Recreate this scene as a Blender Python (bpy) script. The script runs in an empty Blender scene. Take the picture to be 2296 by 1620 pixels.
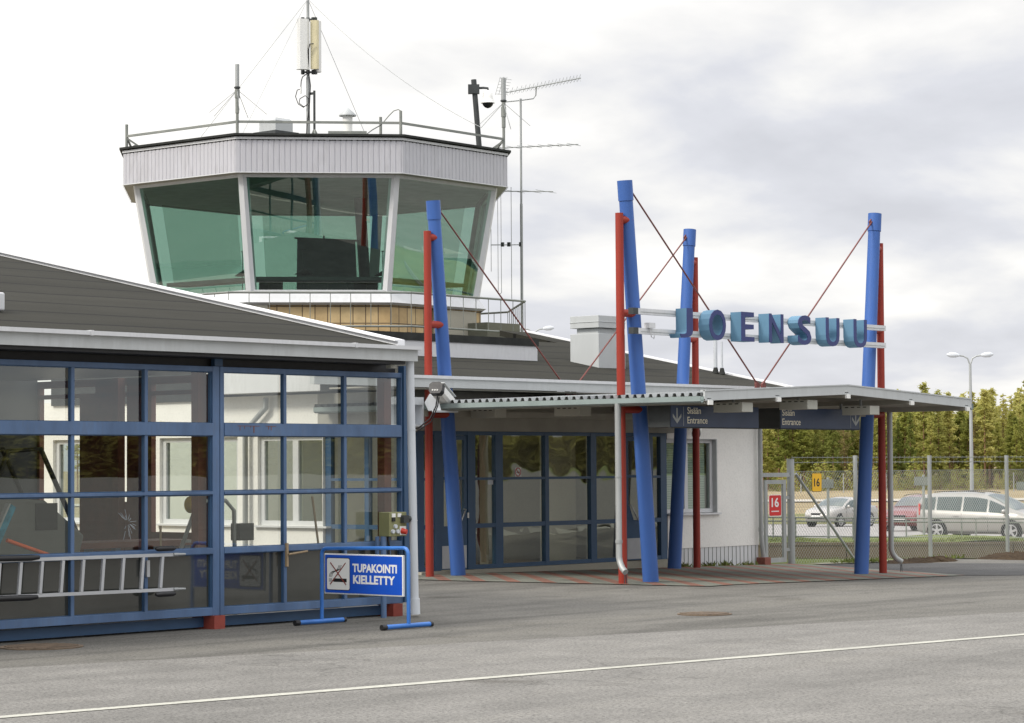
import bpy, bmesh, math, random
from mathutils import Vector, Matrix
random.seed(7)
R = math.radians
scn = bpy.context.scene
COL = scn.collection
# ------------------------------------------------------------------ camera
# world: x along the terminal facade, y into the building, z up
TH = math.atan(5500.0/4840.0); PITCH = math.atan(235/5500.0); ROLL = R(0.35)
FW = Vector((math.sin(TH), math.cos(TH), 0)); RT = Vector((math.cos(TH), -math.sin(TH), 0)); UP = Vector((0, 0, 1))
f3 = FW*math.cos(PITCH)+UP*math.sin(PITCH); u3 = UP*math.cos(PITCH)-FW*math.sin(PITCH)
r3 = RT*math.cos(ROLL)-u3*math.sin(ROLL); up3 = u3*math.cos(ROLL)+RT*math.sin(ROLL)
cd = bpy.data.cameras.new('camera'); cam = bpy.data.objects.new('camera', cd); COL.objects.link(cam)
m = Matrix((r3, up3, -f3)).transposed().to_4x4(); m.translation = Vector((0, 0, 1.8))
cam.matrix_world = m
cd.sensor_width = 36; cd.lens = 5500/2296*36; cd.clip_start = 0.5; cd.clip_end = 6000
scn.camera = cam
# ------------------------------------------------------------------ light
SUN_AZ = math.atan2(-1.0, 0.30); SUN_EL = R(40)
w = bpy.data.worlds.new("World"); scn.world = w; w.use_nodes = True
nt = w.node_tree; nt.nodes.clear(); N = nt.nodes.new; L = nt.links.new
out = N('ShaderNodeOutputWorld'); bg = N('ShaderNodeBackground'); L(bg.outputs[0], out.inputs[0])
bg.inputs['Strength'].default_value = 0.1
sky = N('ShaderNodeTexSky'); sky.sky_type = 'NISHITA'; sky.sun_disc = False
sky.sun_elevation = SUN_EL; sky.sun_rotation = SUN_AZ
tc = N('ShaderNodeTexCoord'); sp = N('ShaderNodeSeparateXYZ'); L(tc.outputs['Generated'], sp.inputs[0])
def MT(op, a, b=None, c=None, clamp=False):
    n = N('ShaderNodeMath'); n.operation = op; n.use_clamp = clamp
    for i, v in enumerate((a, b, c)):
        if v is None: continue
        if isinstance(v, (int, float)): n.inputs[i].default_value = v
        else: L(v, n.inputs[i])
    return n.outputs[0]
zz = MT('ADD', MT('ABSOLUTE', sp.outputs[2]), 0.24)
cb = N('ShaderNodeCombineXYZ'); L(MT('DIVIDE', sp.outputs[0], zz), cb.inputs[0]); L(MT('DIVIDE', sp.outputs[1], zz), cb.inputs[1])
cb.inputs[2].default_value = 3.7
def NZ(scale, detail, rough, dist=0.0):
    n = N('ShaderNodeTexNoise'); n.inputs['Scale'].default_value = scale; n.inputs['Detail'].default_value = detail
    n.inputs['Roughness'].default_value = rough; n.inputs['Distortion'].default_value = dist
    L(cb.outputs[0], n.inputs['Vector']); return n.outputs[0]
n1 = NZ(2.4, 10, 0.50, 0.15); n2 = NZ(0.95, 3, 0.5)
s = MT('ADD', MT('MULTIPLY', n1, 0.62), MT('MULTIPLY', n2, 0.38))
# brighter cloud towards upper left of the view
dt = N('ShaderNodeVectorMath'); dt.operation = 'DOT_PRODUCT'; L(tc.outputs['Generated'], dt.inputs[0]); dt.inputs[1].default_value = Vector((0.58, 0.79, 0.20)).normalized()
glow = MT('POWER', MT('MAXIMUM', dt.outputs['Value'], 0.0), 40.0)
s = MT('ADD', MT('SUBTRACT', s, 0.045), MT('MULTIPLY', glow, 0.12))
rp = N('ShaderNodeValToRGB'); L(s, rp.inputs[0]); cr = rp.color_ramp
cr.elements[0].position = 0.375; cr.elements[0].color = (6.9, 7.0, 7.5, 1)
cr.elements[1].position = 0.575; cr.elements[1].color = (11.9, 11.65, 11.2, 1)
e = cr.elements.new(0.44); e.color = (7.8, 7.9, 8.4, 1)
e = cr.elements.new(0.50); e.color = (9.7, 9.6, 9.5, 1)
mx = N('ShaderNodeMix'); mx.data_type = 'RGBA'; mx.inputs[0].default_value = 0.95
L(sky.outputs[0], mx.inputs[6]); L(rp.outputs[0], mx.inputs[7])
# an overcast sky is about three times brighter overhead than at the horizon
zen = MT('ADD', MT('MULTIPLY', MT('MAXIMUM', MT('SUBTRACT', sp.outputs[2], 0.22), 0.0), 2.3), 1.0)
vm = N('ShaderNodeVectorMath'); vm.operation = 'SCALE'; L(mx.outputs[2], vm.inputs[0]); L(zen, vm.inputs['Scale']); L(vm.outputs[0], bg.inputs[0])
sd = bpy.data.lights.new('sun', 'SUN'); so = bpy.data.objects.new('sun', sd); COL.objects.link(so)
sd.energy = 2.7; sd.angle = R(14); sd.color = (1.0, 0.94, 0.85)
ts = Vector((math.sin(SUN_AZ)*math.cos(SUN_EL), math.cos(SUN_AZ)*math.cos(SUN_EL), math.sin(SUN_EL)))
so.rotation_euler = ts.to_track_quat('Z', 'Y').to_euler()
scn.view_settings.view_transform = 'Standard'; scn.view_settings.look = 'None'
scn.view_settings.exposure = 0.0; scn.view_settings.gamma = 1.0
try:
    scn.cycles.max_bounces = 10; scn.cycles.transparent_max_bounces = 24
except Exception: pass

# ------------------------------------------------------------------ materials
def srgb(r, g, b):
    f = lambda c: (c/255/12.92) if c/255 <= 0.04045 else ((c/255+0.055)/1.055)**2.4
    return (f(r), f(g), f(b))
class NT:
    def __init__(s, name):
        s.m = bpy.data.materials.new(name); s.m.use_nodes = True; s.t = s.m.node_tree; s.t.nodes.clear()
        s.out = s.n('ShaderNodeOutputMaterial')
    def n(s, k, **kw):
        x = s.t.nodes.new(k)
        for a, b in kw.items(): setattr(x, a, b)
        return x
    def l(s, a, b): s.t.links.new(a, b)
    def math(s, op, a, b=None, c=None, clamp=False):
        x = s.n('ShaderNodeMath', operation=op); x.use_clamp = clamp
        for i, v in enumerate((a, b, c)):
            if v is None: continue
            if isinstance(v, (int, float)): x.inputs[i].default_value = v
            else: s.l(v, x.inputs[i])
        return x.outputs[0]
    def coord(s, scale=(1, 1, 1), kind='Object'):
        if kind == 'World':
            g = s.n('ShaderNodeNewGeometry').outputs['Position']
        else: g = s.n('ShaderNodeTexCoord').outputs[kind]
        mp = s.n('ShaderNodeMapping'); mp.inputs['Scale'].default_value = scale; s.l(g, mp.inputs[0]); return mp.outputs[0]
    def noise(s, scale, detail=4, rough=0.55, vec=None, dist=0):
        x = s.n('ShaderNodeTexNoise'); x.inputs['Scale'].default_value = scale; x.inputs['Detail'].default_value = detail
        x.inputs['Roughness'].default_value = rough; x.inputs['Distortion'].default_value = dist
        if vec is not None: s.l(vec, x.inputs['Vector'])
        return x.outputs[0]
    def ramp(s, fac, stops):
        x = s.n('ShaderNodeValToRGB'); s.l(fac, x.inputs[0]); cr = x.color_ramp
        cr.elements[0].position = stops[0][0]; cr.elements[0].color = (*stops[0][1], 1)
        cr.elements[1].position = stops[-1][0]; cr.elements[1].color = (*stops[-1][1], 1)
        for p, c in stops[1:-1]: e = cr.elements.new(p); e.color = (*c, 1)
        return x.outputs[0]
    def mix(s, fac, a, b, blend='MIX'):
        x = s.n('ShaderNodeMix', data_type='RGBA', blend_type=blend)
        for i, v in ((0, fac), (6, a), (7, b)):
            if isinstance(v, (int, float)): x.inputs[i].default_value = v
            elif isinstance(v, tuple): x.inputs[i].default_value = (*v, 1)
            else: s.l(v, x.inputs[i])
        return x.outputs[2]
    def bsdf(s, col, rough=0.6, metal=0.0, bump=None, bstr=0.3, bdist=0.01, spec=0.5):
        b = s.n('ShaderNodeBsdfPrincipled')
        if isinstance(col, tuple): b.inputs['Base Color'].default_value = (*col, 1)
        else: s.l(col, b.inputs['Base Color'])
        if isinstance(rough, (int, float)): b.inputs['Roughness'].default_value = rough
        else: s.l(rough, b.inputs['Roughness'])
        b.inputs['Metallic'].default_value = metal; b.inputs['Specular IOR Level'].default_value = spec
        if bump is not None:
            bp = s.n('ShaderNodeBump'); bp.inputs['Strength'].default_value = bstr; bp.inputs['Distance'].default_value = bdist
            s.l(bump, bp.inputs['Height']); s.l(bp.outputs[0], b.inputs['Normal'])
        s.l(b.outputs[0], s.out.inputs[0]); return b
MC = {}
def paint(name, col, rough=0.45, metal=0.0, var=0.12, scale=3.0, dirt=0.0, dirtcol=(0.1, 0.09, 0.07), spec=0.5, streak=False):
    if name in MC: return MC[name]
    t = NT(name); v = t.coord((1, 1, 0.25) if streak else (1, 1, 1), 'World')
    n = t.noise(scale, 5, 0.6, v); n2 = t.noise(scale*9, 3, 0.6, v)
    dk = tuple(c*(1-var) for c in col); lt = tuple(min(1, c*(1+var)) for c in col)
    c = t.ramp(n, [(0.35, dk), (0.65, lt)])
    if dirt > 0:
        d = t.ramp(t.math('MULTIPLY', n, n2), [(0.24, (0, 0, 0)), (0.40, (1, 1, 1))])
        c = t.mix(t.math('MULTIPLY', d, dirt), c, dirtcol)
    t.bsdf(c, t.math('ADD', t.math('MULTIPLY', n2, 0.2), rough-0.1), metal, n2, 0.08, 0.005, spec)
    MC[name] = t.m; return t.m
def glass(name, tint, base=0.12, k=0.9, wave=0.05, wscale=1.3, dirt=0.0, rough=0.0):
    t = NT(name); v = t.coord((1, 1, 1), 'World')
    tr = t.n('ShaderNodeBsdfTransparent'); tr.inputs[0].default_value = (*tint, 1)
    gl = t.n('ShaderNodeBsdfGlossy'); gl.inputs['Roughness'].default_value = rough
    gl.inputs[0].default_value = (0.9, 0.95, 0.93, 1)
    bp = t.n('ShaderNodeBump'); bp.inputs['Strength'].default_value = wave; bp.inputs['Distance'].default_value = 0.03
    t.l(t.noise(wscale, 1, 0.4, v), bp.inputs['Height']); t.l(bp.outputs[0], gl.inputs['Normal'])
    lw = t.n('ShaderNodeLayerWeight'); lw.inputs[0].default_value = 0.5
    fac = t.math('ADD', t.math('MULTIPLY', t.math('POWER', lw.outputs['Facing'], 3.0), k), base, clamp=True)
    mxn = t.n('ShaderNodeMixShader'); t.l(fac, mxn.inputs[0]); t.l(tr.outputs[0], mxn.inputs[1]); t.l(gl.outputs[0], mxn.inputs[2])
    o = mxn.outputs[0]
    if dirt > 0:
        df = t.n('ShaderNodeBsdfDiffuse'); df.inputs[0].default_value = (0.35, 0.35, 0.3, 1)
        d = t.math('MULTIPLY', t.ramp(t.noise(2.2, 6, 0.7, v), [(0.35, (0.25, 0.25, 0.25)), (0.7, (1, 1, 1))]), dirt)
        m2 = t.n('ShaderNodeMixShader'); t.l(d, m2.inputs[0]); t.l(o, m2.inputs[1]); t.l(df.outputs[0], m2.inputs[2]); o = m2.outputs[0]
    t.l(o, t.out.inputs[0]); return t.m
def mat_asphalt(name, base, coarse=1.0, patch=0.25, tint=(1, 1, 1), stains=0.5, crack=0.7):
    t = NT(name); v = t.coord((1, 1, 1), 'World')
    big = t.noise(0.16, 5, 0.6, v, 0.6); mid = t.noise(1.4, 6, 0.65, v); vor = t.n('ShaderNodeTexVoronoi'); vor.inputs['Scale'].default_value = 55/coarse
    t.l(v, vor.inputs['Vector']); fine = t.noise(38/coarse, 4, 0.75, v)
    b = tuple(base*c for c in tint)
    c = t.ramp(big, [(0.3, tuple(x*(1-patch) for x in b)), (0.7, tuple(x*(1+patch) for x in b))])
    c = t.mix(0.55, c, t.ramp(mid, [(0.3, tuple(x*0.75 for x in b)), (0.72, tuple(x*1.3 for x in b))]))
    sp_ = t.ramp(fine, [(0.38, (0.45, 0.45, 0.45)), (0.5, (1, 1, 1)), (0.63, (1.0, 1.0, 1.0)), (0.74, (2.4, 2.4, 2.3))])
    c = t.mix(1.0, c, sp_, 'MULTIPLY')
    # long stains and tyre marks running along x
    v2 = t.coord((0.18, 1.6, 1), 'World'); st = t.noise(0.7, 4, 0.6, v2, 0.4)
    c = t.mix(stains, c, t.mix(1.0, c, t.ramp(st, [(0.34, (0.62, 0.62, 0.62)), (0.52, (1, 1, 1)), (0.75, (1.15, 1.14, 1.1))]), 'MULTIPLY'))
    cv = t.n('ShaderNodeTexVoronoi'); cv.feature = 'DISTANCE_TO_EDGE'; cv.inputs['Scale'].default_value = 0.19
    wv = t.n('ShaderNodeVectorMath', operation='ADD'); nz = t.n('ShaderNodeTexNoise'); nz.inputs['Scale'].default_value = 0.9; nz.inputs['Detail'].default_value = 6; t.l(v, nz.inputs['Vector'])
    t.l(v, wv.inputs[0]); sc3 = t.n('ShaderNodeVectorMath', operation='SCALE'); t.l(nz.outputs[1], sc3.inputs[0]); sc3.inputs['Scale'].default_value = 1.6; t.l(sc3.outputs[0], wv.inputs[1]); t.l(wv.outputs[0], cv.inputs['Vector'])
    crk = t.math('MULTIPLY', t.math('LESS_THAN', cv.outputs['Distance'], 0.0035), t.math('GREATER_THAN', t.noise(0.23, 2, 0.5, v), 0.50))
    c = t.mix(t.math('MULTIPLY', crk, crack), c, (0.03, 0.028, 0.025))
    oil = t.ramp(t.noise(0.75, 3, 0.5, v, 0.3), [(0.66, (1, 1, 1)), (0.76, (0.62, 0.6, 0.57))]); c = t.mix(0.8, c, t.mix(1.0, c, oil, 'MULTIPLY'))
    t.bsdf(c, 0.92, 0, t.math('ADD', fine, vor.outputs['Distance']), 0.5, 0.01, 0.25); return t.m
def mat_grass(name, cols, scale=1.0):
    t = NT(name); v = t.coord((1, 1, 1), 'World')
    a = t.noise(0.35*scale, 6, 0.65, v); b = t.noise(6*scale, 4, 0.7, v)
    c = t.ramp(t.math('ADD', t.math('MULTIPLY', a, 0.55), t.math('MULTIPLY', b, 0.45)), [(0.32, cols[0]), (0.48, cols[1]), (0.66, cols[2])])
    t.bsdf(c, 0.95, 0, b, 0.6, 0.05, 0.1); return t.m
def mat_roof():
    t = NT('roofing_felt'); v = t.coord((1, 1, 1), 'World'); s_ = t.n('ShaderNodeSeparateXYZ'); t.l(v, s_.inputs[0])
    wob = t.noise(0.5, 2, 0.5, v)
    yy = t.math('DIVIDE', t.math('ADD', s_.outputs[1], t.math('MULTIPLY', wob, 0.22)), 0.92)
    fr = t.math('FRACT', yy); idx = t.math('FLOOR', yy)
    wn = t.n('ShaderNodeTexWhiteNoise', noise_dimensions='1D'); t.l(idx, wn.inputs['W'])
    fine = t.noise(60, 3, 0.8, v); mid = t.noise(1.1, 5, 0.65, t.coord((0.4, 1.3, 1), 'World'))
    c = t.ramp(mid, [(0.3, (0.019, 0.0185, 0.014)), (0.7, (0.032, 0.031, 0.024))])
    c = t.mix(0.35, c, t.ramp(wn.outputs[0], [(0, (0.017, 0.017, 0.013)), (1, (0.037, 0.036, 0.028))]))
    line = t.math('LESS_THAN', fr, 0.085)
    c = t.mix(t.math('MULTIPLY', line, 0.9), c, (0.005, 0.005, 0.0045))
    c = t.mix(1.0, c, t.ramp(fine, [(0.3, (0.8, 0.8, 0.8)), (0.7, (1.2, 1.2, 1.2))]), 'MULTIPLY')
    t.bsdf(c, 0.95, 0, t.math('SUBTRACT', fine, t.math('MULTIPLY', line, 3)), 0.3, 0.01, 0.2); return t.m
def mat_stucco(name, col):
    t = NT(name); v = t.coord((1, 1, 1), 'World'); n = t.noise(26, 5, 0.7, v); b = t.noise(0.9, 5, 0.6, v)
    c = t.ramp(b, [(0.3, tuple(x*0.9 for x in col)), (0.7, col)])
    c = t.mix(1.0, c, t.ramp(n, [(0.36, (0.93, 0.93, 0.93)), (0.5, (1, 1, 1))]), 'MULTIPLY')
    t.bsdf(c, 0.9, 0, n, 0.4, 0.015, 0.2); return t.m
def mat_pave():
    t = NT('striped_paving'); v = t.coord((1, 1, 1), 'World'); s_ = t.n('ShaderNodeSeparateXYZ'); t.l(v, s_.inputs[0])
    c_ = t.math('SUBTRACT', s_.outputs[0], t.math('MULTIPLY', s_.outputs[1], 0.903))
    fr = t.math('FRACT', t.math('DIVIDE', t.math('SUBTRACT', c_, 6.57-0.115), 0.68))
    red = t.math('LESS_THAN', fr, 0.38)
    d_ = t.math('ADD', s_.outputs[0], s_.outputs[1])
    sl = t.math('LESS_THAN', t.math('FRACT', t.math('DIVIDE', c_, 0.2267)), 0.035)
    sl2 = t.math('LESS_THAN', t.math('FRACT', t.math('DIVIDE', d_, 0.3)), 0.02)
    jo = t.math('MAXIMUM', sl, sl2)
    b = t.noise(1.2, 6, 0.65, v); f = t.noise(30, 4, 0.7, v)
    base = t.mix(red, (0.185, 0.19, 0.16), (0.23, 0.12, 0.09))
    c = t.mix(1.0, base, t.ramp(b, [(0.3, (0.72, 0.72, 0.72)), (0.7, (1.2, 1.2, 1.18))]), 'MULTIPLY')
    c = t.mix(1.0, c, t.ramp(f, [(0.3, (0.8, 0.8, 0.8)), (0.7, (1.15, 1.15, 1.15))]), 'MULTIPLY')
    c = t.mix(t.math('MULTIPLY', jo, 0.55), c, (0.06, 0.06, 0.05))
    t.bsdf(c, 0.9, 0, t.math('SUBTRACT', f, t.math('MULTIPLY', jo, 2)), 0.3, 0.01, 0.25); return t.m
def mat_tiles():
    t = NT('ochre_tiles'); tcx = t.n('ShaderNodeUVMap'); br = t.n('ShaderNodeTexBrick'); t.l(tcx.outputs[0], br.inputs['Vector'])
    br.offset = 0.0; br.inputs['Scale'].default_value = 1.0; br.inputs['Mortar Size'].default_value = 0.012
    br.inputs['Brick Width'].default_value = 0.27; br.inputs['Row Height'].default_value = 0.36
    br.inputs['Color1'].default_value = (0.56, 0.42, 0.22, 1); br.inputs['Color2'].default_value = (0.44, 0.30, 0.14, 1)
    br.inputs['Mortar'].default_value = (0.13, 0.09, 0.05, 1); br.inputs['Bias'].default_value = -0.2
    n = t.noise(2.0, 5, 0.7, t.coord((1, 1, 1), 'World')); c = t.mix(1.0, br.outputs[0], t.ramp(n, [(0.3, (0.8, 0.78, 0.75)), (0.7, (1.2, 1.2, 1.2))]), 'MULTIPLY')
    t.bsdf(c, 0.6, 0, br.outputs['Fac'], -0.4, 0.01); return t.m
def mat_foliage(name, c0, c1, c2):
    t = NT(name); oi = t.n('ShaderNodeObjectInfo'); v = t.coord((1, 1, 1), 'World')
    n = t.noise(0.55, 4, 0.7, v); n2 = t.noise(5, 2, 0.6, v)
    f = t.math('ADD', t.math('MULTIPLY', n, 0.40), t.math('ADD', t.math('MULTIPLY', n2, 0.30), t.math('MULTIPLY', oi.outputs['Random'], 0.30)))
    c = t.ramp(f, [(0.36, c0), (0.5, c1), (0.66, c2)])
    b = t.bsdf(c, 0.85, 0, None, spec=0.1)
    tl = t.n('ShaderNodeBsdfTranslucent'); t.l(c, tl.inputs[0]); mx_ = t.n('ShaderNodeMixShader'); mx_.inputs[0].default_value = 0.5
    t.l(b.outputs[0], mx_.inputs[1]); t.l(tl.outputs[0], mx_.inputs[2]); t.l(mx_.outputs[0], t.out.inputs[0]); return t.m
M = {}
M['asphalt_near'] = mat_asphalt('apron_asphalt', 0.20, 1.15, 0.13, (1, 0.965, 0.89), 0.45, 0.25)
M['asphalt_court'] = mat_asphalt('forecourt_asphalt', 0.15, 1.25, 0.24, (1, 0.96, 0.86), 0.8, 0.3)
M['asphalt_new'] = mat_asphalt('dark_new_asphalt', 0.085, 0.9, 0.2, (1, 0.99, 0.98), 0.5)
M['asphalt_park'] = mat_asphalt('car_park_asphalt', 0.33, 2.0, 0.08, (1, 0.96, 0.92), 0.2)
M['gravel'] = mat_asphalt('pale_gravel', 0.5, 3.0, 0.08, (1, 0.93, 0.8), 0.2)
M['paving'] = mat_pave()
M['roof'] = mat_roof()
M['stucco'] = mat_stucco('white_stucco', (0.82, 0.81, 0.77))
M['stucco_in'] = mat_stucco('cream_plaster', (0.78, 0.75, 0.62))
M['tiles'] = mat_tiles()
M['concrete'] = mat_stucco('mossy_concrete', (0.17, 0.17, 0.13))
M['concrete_pale'] = mat_stucco('pale_concrete', (0.42, 0.40, 0.33))
M['wallblock'] = mat_stucco('retaining_concrete', (0.15, 0.12, 0.085))
M['white'] = paint('white_sheet_metal', (0.60, 0.61, 0.62), 0.4, 0, 0.05, 1.5, 0.12, streak=True)
M['fascia'] = paint('grey_fascia_metal', (0.46, 0.48, 0.48), 0.45, 0, 0.05, 1.2, 0.12, streak=True)
M['tfascia'] = paint('corrugated_tower_cladding', (0.47, 0.47, 0.50), 0.45, 0, 0.05, 1.0, 0.18, streak=True)
M['flash'] = paint('white_verge_flashing', (0.85, 0.86, 0.88), 0.35, 0, 0.03)
M['bluef'] = paint('weathered_blue_steel', (0.078, 0.138, 0.255), 0.45, 0, 0.2, 2.5, 0.25, (0.09, 0.10, 0.11), streak=True)
M['bluedk'] = paint('dark_blue_steel', (0.035, 0.085, 0.17), 0.4, 0, 0.1, 2.0)
M['blueent'] = paint('entrance_blue_frame', (0.030, 0.082, 0.165), 0.4, 0, 0.08, 2.0)
M['mast_blue'] = paint('mast_blue_paint', (0.042, 0.115, 0.36), 0.48, 0, 0.12, 1.2, 0.12, (0.10, 0.14, 0.22), streak=True, spec=0.4)
M['mast_red'] = paint('mast_red_paint', (0.29, 0.032, 0.018), 0.5, 0, 0.12, 1.2, 0.15, (0.15, 0.05, 0.04), streak=True, spec=0.35)
M['rust_red'] = paint('red_oxide_paint', (0.24, 0.045, 0.03), 0.7, 0, 0.2, 3.0)
M['rod'] = paint('dull_red_rod', (0.15, 0.04, 0.033), 0.6, 0, 0.15, 4.0)
M['brown'] = paint('brown_interior_post', (0.16, 0.045, 0.025), 0.6, 0, 0.2, 3.0)
M['galv'] = paint('galvanised_steel', (0.36, 0.375, 0.37), 0.5, 0.35, 0.12, 3.0, streak=True)
M['galvd'] = paint('dull_galvanised_rail', (0.22, 0.235, 0.215), 0.55, 0.2, 0.15, 4.0, 0.1, (0.2, 0.09, 0.04))
M['pipe'] = paint('painted_downpipe', (0.56, 0.59, 0.62), 0.4, 0, 0.05, 1.5)
M['gutter'] = paint('grey_green_gutter', (0.24, 0.29, 0.28), 0.4, 0, 0.1, 2.0)
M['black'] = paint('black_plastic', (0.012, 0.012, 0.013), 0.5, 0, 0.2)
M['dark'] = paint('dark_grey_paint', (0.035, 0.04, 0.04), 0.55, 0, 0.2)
M['felt'] = paint('black_felt_edge', (0.032, 0.034, 0.032), 0.9, 0, 0.25, 3.0, spec=0.2)
M['boxbeige'] = paint('beige_box_paint', (0.42, 0.42, 0.37), 0.5, 0, 0.05)
M['soffit'] = paint('grey_soffit_boards', (0.33, 0.32, 0.28), 0.7, 0, 0.08)
M['olive'] = paint('olive_cabinet', (0.22, 0.22, 0.10), 0.5, 0, 0.08)
M['ivory'] = paint('ivory_antenna', (0.62, 0.56, 0.36), 0.5, 0, 0.06)
M['whitep'] = paint('white_paint', (0.78, 0.78, 0.75), 0.4, 0, 0.02)
M['line'] = paint('worn_line_paint', (0.42, 0.415, 0.36), 0.8, 0, 0.2, 2.5, 0.75, (0.25, 0.25, 0.22))
M['signblue'] = paint('sign_blue', (0.010, 0.085, 0.52), 0.35, 0, 0.03, spec=0.5)
M['signnavy'] = paint('sign_navy', (0.030, 0.050, 0.105), 0.4, 0, 0.08)
M['cream'] = paint('cream_letter', (0.88, 0.82, 0.66), 0.5, 0, 0.02)
M['letside'] = paint('letter_teal_side', (0.09, 0.20, 0.30), 0.65, 0, 0.05, 1.2)
M['letface'] = paint('letter_navy_face', (0.022, 0.034, 0.14), 0.35, 0, 0.05)
M['signred'] = paint('sign_red', (0.58, 0.015, 0.015), 0.4, 0, 0.04)
M['signyel'] = paint('sign_yellow', (0.80, 0.45, 0.01), 0.4, 0, 0.04)
M['red'] = paint('bright_red', (0.55, 0.04, 0.02), 0.4)
M['orange'] = paint('orange_handle', (0.7, 0.11, 0.02), 0.5)
M['yellow'] = paint('yellow_reel', (0.6, 0.38, 0.02), 0.5)
M['alu'] = paint('ladder_aluminium', (0.50, 0.51, 0.52), 0.42, 0.5, 0.06)
M['wood'] = paint('broom_wood', (0.30, 0.22, 0.13), 0.7, 0, 0.15)
M['teal'] = paint('blue_bristles', (0.03, 0.20, 0.28), 0.8, 0, 0.3, 12)
M['mgrey'] = paint('machine_grey', (0.15, 0.155, 0.14), 0.5, 0, 0.08)
M['soil'] = mat_grass('dug_soil', [(0.025, 0.018, 0.012), (0.05, 0.035, 0.022), (0.09, 0.065, 0.04)], 3)
M['brick'] = paint('red_brick', (0.21, 0.07, 0.05), 0.8, 0, 0.2, 8)
M['blind'] = None
M['cabglass'] = glass('green_cab_glass', (0.50, 0.68, 0.61), 0.20, 0.9, 0.12, 0.6)
t = NT('sun_film'); tr = t.n('ShaderNodeBsdfTransparent'); tr.inputs[0].default_value = (0.60, 0.66, 0.62, 1); t.l(tr.outputs[0], t.out.inputs[0]); M['film'] = t.m
M['gglass'] = glass('garage_glass', (0.86, 0.88, 0.83), 0.13, 1.0, 0.035, 1.1, 0.012)
M['eglass'] = glass('entrance_glass', (0.90, 0.90, 0.80), 0.14, 1.0, 0.09, 1.5, 0.03)
M['wglass'] = glass('window_glass', (0.7, 0.78, 0.74), 0.18, 1.0, 0.03, 1.0)
M['carglass'] = glass('car_glass', (0.22, 0.29, 0.29), 0.12, 0.7, 0.0)
M['lowpanel'] = None
t = NT('grey_door_panel'); t.bsdf(t.ramp(t.noise(1.1, 4, 0.6, t.coord((1, 1, 1), 'World')), [(0.3, (0.035, 0.037, 0.032)), (0.7, (0.055, 0.057, 0.05))]), 0.05, 0, t.noise(1.2, 1, 0.4, t.coord((1, 1, 1), 'World')), 0.02, 0.2, 0.9); M['lowpanel'] = t.m
t = NT('window_blind'); v = t.coord((1, 1, 1), 'World'); s_ = t.n('ShaderNodeSeparateXYZ'); t.l(v, s_.inputs[0])
t.bsdf(t.ramp(t.math('FRACT', t.math('DIVIDE', s_.outputs[2], 0.045)), [(0.0, (0.28, 0.32, 0.28)), (0.25, (0.55, 0.6, 0.54)), (0.9, (0.6, 0.66, 0.58)), (1.0, (0.3, 0.33, 0.3))]), 0.7); M['blind'] = t.m
M['lawn'] = mat_grass('spring_lawn', [(0.07, 0.075, 0.028), (0.13, 0.16, 0.045), (0.22, 0.24, 0.09)], 2)
M['verge'] = mat_grass('dull_green_verge', [(0.12, 0.12, 0.05), (0.17, 0.17, 0.07), (0.24, 0.22, 0.11)], 0.6)
M['field'] = mat_grass('dry_straw_field', [(0.17, 0.125, 0.07), (0.27, 0.215, 0.125), (0.38, 0.32, 0.20)], 0.5)
M['pinefol'] = mat_foliage('pine_needles', (0.21, 0.235, 0.055), (0.35, 0.36, 0.09), (0.50, 0.47, 0.16))
M['sprucefol'] = mat_foliage('spruce_needles', (0.17, 0.20, 0.05), (0.28, 0.30, 0.08), (0.42, 0.41, 0.13))
M['birchfol'] = mat_foliage('budding_birch_twigs', (0.09, 0.07, 0.03), (0.19, 0.16, 0.06), (0.28, 0.24, 0.10))
M['farfol'] = mat_foliage('far_needles', (0.08, 0.09, 0.022), (0.18, 0.18, 0.04), (0.32, 0.29, 0.08))
M['bark'] = paint('pine_bark', (0.20, 0.115, 0.065), 0.9, 0, 0.3, 1.5)
M['tyre'] = paint('tyre_rubber', (0.018, 0.018, 0.018), 0.8)
M['rim'] = paint('alloy_rim', (0.55, 0.55, 0.55), 0.3, 0.7)
M['lamp'] = paint('clear_lamp_lens', (0.6, 0.62, 0.62), 0.15, 0.2)
M['taillamp'] = paint('red_lamp_lens', (0.5, 0.05, 0.04), 0.15)

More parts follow.
